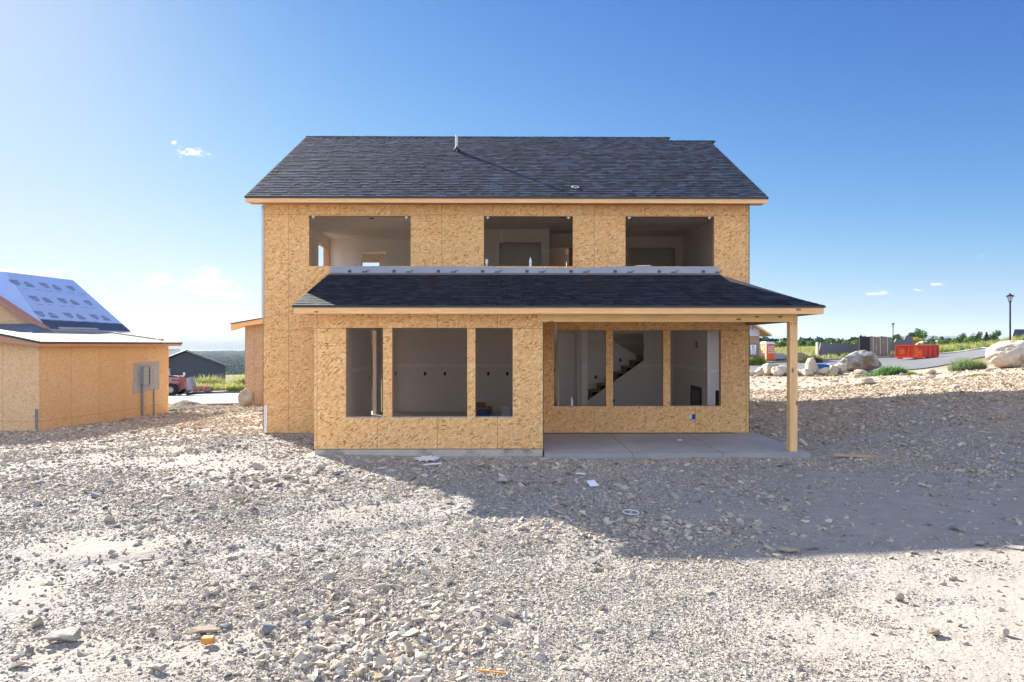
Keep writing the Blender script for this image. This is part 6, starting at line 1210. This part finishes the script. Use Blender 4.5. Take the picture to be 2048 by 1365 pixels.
def bush(name, X0, Y0, rx, ry, hgt, pal, label, seed, n=260, **kw):
    rg = np.random.RandomState(seed); a = rg.rand(n) * 6.283; r_ = np.sqrt(rg.rand(n)); X_ = X0 + rx * r_ * np.cos(a); Y_ = Y0 + ry * r_ * np.sin(a); Hh = hgt * (1 - .65 * r_ ** 2) * rg.uniform(.7, 1.1, n); pal = np.array(pal)
    V, T, c = blades(X_, Y_, Hh, pal[rg.randint(0, len(pal), n)], seed=seed, lean=.45, spread=.4, **kw); return tag(np_obj(name, V, T, GRASSM, c), label, 'bush')
GB = [(.14, .26, .08), (.20, .33, .11), (.10, .20, .06)]
bush('bush', px(1781, 36.5), 36.5, .80, .6, .52, GB, 'dense soft green weed bush on the crest by the road', 5, 520)
bush('bush', px(1735, 36), 36, .55, .5, .2, GB, 'low flat green weed patch beside the dense bush', 6, 160)
bush('bush', px(1822, 34), 34, .30, .25, .18, [(.3, .36, .05), (.2, .3, .06)], 'tiny yellow-green weed on the stony crest', 7, 80)
bush('bush', px(1935, 37), 37, .95, .6, .75, [(.20, .28, .12), (.26, .33, .16)], 'wispy pale green weed next to the cream boulder', 8, 240, width=.006)
bush('bush', px(1950, 24), 24, .4, .3, .12, [(.25, .28, .08)], 'sparse low weeds on the tan bank', 9, 50)
bush('bush', px(1663, 40), 39.8, .28, .2, .18, [(.34, .36, .14)], 'dry tuft at the foot of the boulder row', 10, 80)
bush('bush', px(1617, 72), 71.5, 1.1, .7, .95, [(.10, .13, .05), (.18, .18, .08)], 'dark shrub on the mound beyond the boulders', 11, 200)
bush('bush', px(402, 77), 77.5, .9, .7, 2.2, [(.36, .37, .15), (.28, .31, .12)], 'tall feathery weed before the grey gable', 12, 120, width=.02)
bush('bush', px(422, 78), 78.5, .9, .7, 2.1, [(.36, .37, .15), (.30, .33, .12)], 'second tall feathery weed at the corner of the grey gable', 13, 120, width=.02)
bush('bush', px(484, 79), 80, 1.2, .7, 2.3, [(.38, .38, .15), (.30, .33, .13)], 'tall weed against the valley near the garage wing', 14, 150, width=.02)
heap('soil_heap', px(1606, 74), 75, 2.0, 1.5, 1.0, rock_mat('brown_heap', (.24, .17, .12), (.36, .27, .2), 4, None, .05), 'brown stony mound with a dark shrub beyond the blue sheet', 'soil heap', seed=9)
# ------------------------------------------------------------------ water and mountains
mb = MB(); mb.box(-9000, 600, 7200, 8800, -60.2, -58.2); tag(mb.build('lake', flat('lake_water', (.45, .50, .55), .12, .5, var=.02, scale=.001)), 'thin bright strip of lake at the end of the valley', None, None, 'structure')
def ridge(name, a0, a1, D, h0, amp, seed, mat, label, n=160, fl=1.0):
    rows = 9; V = []; a = np.linspace(a0, a1, n); pr = h0 + amp * (fbm(a * 9 + seed, a * 0 + seed, 5) - .35); edge = np.clip(np.minimum((a - a0), (a1 - a)) / (.12 * (a1 - a0)), 0, 1) ** .7; pr = pr * edge
    for j in range(rows):
        t = j / (rows - 1); Dj = D * (.90 + .20 * t); prof = math.sin(math.pi * t) ** .8
        z = -62 + (pr + 62) * prof * (1 + .18 * (fbm(a * 60 + seed, a * 0 + j * 1.3, 3) - .5)); V.append(np.stack([a * Dj, np.full(n, Dj), z], 1))
    V = np.concatenate(V); q = (np.arange(rows - 1)[:, None] * n + np.arange(n - 1)[None]).ravel(); T = np.stack([q, q + 1, q + n + 1, q + n], 1); return tag(np_obj(name, V, T, mat, smooth=True), label, None, None, 'structure')
MTN = flat('mountain_slope', (.06, .06, .055), .95, .1, var=.3, scale=.002)
ridge('hills', -.78, -.15, 9600, 60, 70, 2, MTN, 'low hazy hills along the far side of the lake')
ridge('mountains', -.95, -.12, 12600, 160, 110, 6, MTN, 'pale blue mountain range on the horizon')
ridge('mountains', .56, .68, 12400, 150, 60, 9, MTN, 'small hazy peak on the horizon over the trees')
# ------------------------------------------------------------------ small things on and around the house
def bottle(loc, label, par=None, s=1.0, cap=(.7, .7, .75)):
    t = thing('water_bottle', label, 'bottle', loc); CL = bottle.m
    mb = MB(); mb.lathe([(0, 0), (.030, 0), (.033, .01), (.033, .06), (.031, .065), (.033, .07), (.033, .14), (.026, .165), (.014, .185), (.014, .2), (0, .2)], n=16); mb.build('bottle_body', CL, t, smooth=True)
    mb = MB(); mb.lathe([(.0335, .085), (.034, .085), (.034, .135), (.0335, .135)], n=16); mb.build('label', PAPER, t)
    mb = MB(); mb.lathe([(0, .2), (.015, .2), (.015, .22), (0, .22)], n=12); mb.build('cap', PAPER, t); t.scale = (s, s, s); return t
bottle.m = flat('clear_plastic', (.62, .70, .85), .15, .5, var=.05)
hx = lambda x, y: tuple(Matrix.Rotation(R(0.55), 3, 'Z') @ Vector((x, y, 0)))
def on_house(x, y, z): p = hx(x, y); return (p[0], D2 + p[1], z)
bottle(on_house((1061 - 1024) / 83.28, .06, 4.156), 'clear water bottle standing mid-sill in the middle upper window', s=1.0)
bottle(on_house((1144 - 1024) / 83.28, .06, .80), 'clear water bottle standing on the patio window sill')
t = thing('cup', 'upturned clear cup on the sill corner of the middle upper window', 'cup', on_house((973 - 1024) / 83.28, .06, 4.156)); mb = MB(); mb.lathe([(0, .17), (.034, .17), (.026, 0), (.030, 0), (.038, .172), (0, .172)], n=16); mb.build('cup_body', flat('cup_plastic', (.72, .72, .74), .25, .5), t, smooth=True)
t = thing('caulk_tube', 'grey tube lying on the sill of the last upper window', 'tube', on_house(3.2, .06, 4.175)); mb = MB(); mb.tube((-.12, 0, 0), (.16, 0, 0), .02, n=10); mb.build('barrel', GALV, t); mb = MB(); mb.tube((-.24, 0, 0), (-.12, 0, 0), .004, .012, n=8); mb.build('nozzle', PAPER, t)
mb = MB(); 
def ring(r, r2, n=28, m=8):
    mb = MB(); b = 0
    for i in range(n):
        a = 2 * math.pi * i / n
        for j in range(m): c = 2 * math.pi * j / m; mb.v.append(((r + r2 * math.cos(c)) * math.cos(a) * 1.15, (r + r2 * math.cos(c)) * math.sin(a), r2 * math.sin(c)))
    for i in range(n):
        for j in range(m): i2 = (i + 1) % n; j2 = (j + 1) % m; mb.f.append((i * m + j, i2 * m + j, i2 * m + j2, i * m + j2)); mb.m.append(0); mb.c.append((1, 1, 1))
    return mb
o = ring(.075, .010).build('cord_ring', flat('cord_cream', (.72, .70, .58), .6), None, True); yv = EY + .62; p = on_house(1.555, yv, zr_(yv) + .022); o.location = p; o.rotation_euler = (math.atan(SL), 0, .2); tag(o, 'cream ring of cord lying low on the main roof shingles', 'ring')
o = ring(.095, .007).build('plastic_ring', PAPER, None, True); X0, Y0 = at(1262, 1026); o.location = (X0, Y0, h1(X0, Y0) + .035); o.rotation_euler = (.1, .05, .3); tag(o, 'thin white plastic ring lying on shaded clay', 'ring')
def scrap(xp, yp, sx, sy, sz, mat, label, cat, rz=0.0, z=0.0, name='scrap', rx=0.0, zl=.02):
    X0, Y0 = at(xp, yp, z); mb = MB(); mb.box(-sx / 2, sx / 2, -sy / 2, sy / 2, 0, sz); o = mb.build(name, mat, None, bevel=min(sz, sx, sy) * .08); o.location = (X0, Y0, h1(X0, Y0) + zl); o.rotation_euler = (rx, rng.uniform(-.06, .06), rz); return tag(o, label, cat)
ORW = wood('orange_block_wood', (.62, .27, .06), 0, knots=False); PLANK = wood('plank_wood', (.52, .38, .24), 0, sc_=1.4)
scrap(416, 1295, .085, .06, .045, ORW, 'small orange wood block on sunlit gravel', 'wood block', .08, name='wood_block')
scrap(1185, 972, .14, .17, .012, PAPER, 'square white card on shaded gravel before the patio', 'card', .3, name='card', rx=.35, zl=.03)
scrap(1161, 949, .17, .09, .012, PAPER, 'oval white foam scrap on shaded gravel before the patio', 'foam scrap', -.2, name='foam_scrap')
scrap(1710, 912, .86, .09, .045, PLANK, 'split wooden board lying on the shaded ground beyond the post', 'board', -.06, z=.05, name='board', zl=.03)
scrap(1606, 888, .09, .24, .05, flat('pale_block', (.55, .48, .42)), 'short pale wood offcut leaning beside the patio corner', 'offcut', .35, z=.06, name='offcut', rx=.5, zl=.03)
scrap(985, 918, .22, .05, .02, PLANK, 'brown lath scrap near the bump-out footing', 'lath', .1, name='lath')
scrap(1315, 919, .25, .05, .02, PLANK, 'thin brown lath at the foot of the patio slab', 'lath', -.1, name='lath')
scrap(960, 927, .13, .1, .05, RM[2], 'brown rusty clod beside the bump-out footing', 'clod', .4, name='clod')
scrap(1470, 936, .2, .03, .012, WOOD_S, 'dark twig on the shaded gravel before the patio', 'twig', .25, name='twig')
scrap(984, 1350, .2, .014, .01, ORW, 'thin orange splinter on the near gravel', 'splinter', -.2, name='splinter')
scrap(865, 934, .34, .045, .02, PAPER, 'bent pale strip of wood in the spilled white plaster', 'strip', .35, name='strip', zl=.05)
for (xp, yp, lab) in ((675, 933, 'tiny red bead of plastic in the sunlit rubble'), (724, 950, 'second tiny red plastic bead nearer the shadow edge')): scrap(xp, yp, .03, .02, .02, flat('red_plastic', (.7, .05, .03)), lab, 'plastic bead', .2, name='plastic_bead', zl=.05)
mb = MB(); ptsP = []
for i in range(22): a = i * 2 * math.pi / 22; r_ = 1 + .35 * math.sin(i * 2.7) ; ptsP.append((.22 * r_ * math.cos(a), .30 * r_ * math.sin(a), 0))
mb.prism(ptsP, (0, 0, .012)); o = mb.build('plaster_spill', flat('plaster', (.72, .72, .74), .9, .1, var=.1, scale=14, bmp=.004)); X0, Y0 = at(855, 921); o.location = (X0, Y0, h1(X0, Y0) + .02); tag(o, 'white splash of spilled plaster by the bump-out footing', 'plaster spill')
mb = MB(); mb.tube((0, 0, 0), (0, 0, .015), .052, n=20); o = mb.build('lid', PAPER); p = on_house((1359 - 1024) / F * 15.35, -1.05, .120); o.location = p; tag(o, 'round white lid lying on the patio slab', 'lid')
# things left inside the bump-out room
def box_in(x, y, sx, sy, sz, mat, label, cat, name, rz=0): mb = MB(); mb.box(-sx / 2, sx / 2, -sy / 2, sy / 2, 0, sz); o = mb.build(name, mat, None, bevel=.01); o.location = on_house(x, y, FL1); o.rotation_euler = (0, 0, rz); return tag(o, label, cat)
CB = flat('cardboard', (.30, .17, .11), .8)
box_in(-1.02, 4.2, .5, .4, .36, CB, 'brown cardboard box on the floor behind the bump-out pier', 'box', 'cardboard_box', .2); box_in(-.80, 3.4, .42, .4, .32, CB, 'second brown cardboard box seen through the narrow window', 'box', 'cardboard_box', -.1)
def tub(x, y, r, h_, mat, label):
    t = thing('bucket', label, 'bucket', on_house(x, y, FL1)); mb = MB(); mb.lathe([(0, 0), (r * .85, 0), (r, h_), (r * .94, h_), (r * .8, .02), (0, .02)], n=20); mb.build('bucket_wall', mat, t); mb = MB(); mb.lathe([(r, h_ - .05), (r * 1.06, h_ - .05), (r * 1.06, h_), (r, h_)], n=20); mb.build('rim', mat, t)
tub(-.72, 2.3, .2, .34, flat('bucket_blue', (.05, .09, .17), .4), 'blue bucket on the floor behind the narrow bump-out window'); tub(-.12, 2.6, .19, .42, flat('bucket_clear', (.5, .5, .52), .3), 'pale bucket standing by the narrow bump-out window edge')
box_in(5.35, .75, .3, .5, .95, flat('dark_chest', (.05, .035, .03)), 'dark brown crate in the corner beside the fireplace', 'crate', 'crate')
# ------------------------------------------------------------------ haze: the air over plot, valley and hills
HB = MB(); HB.box(-14500, 14500, -3000, 14200, -75, 330); hzo = HB.build('haze', []); hm = bpy.data.materials.new('haze_air'); hm.use_nodes = True; hn = hm.node_tree.nodes; hn.clear()
ho = hn.new('ShaderNodeOutputMaterial'); hv = hn.new('ShaderNodeVolumePrincipled'); hv.inputs['Color'].default_value = (.70, .84, 1.0, 1); hv.inputs['Density'].default_value = HAZE; hv.inputs['Anisotropy'].default_value = .2
hm.node_tree.links.new(hv.outputs[0], ho.inputs['Volume']); hzo.data.materials.append(hm); tag(hzo, 'blue summer haze over the valley', None, None, 'stuff')
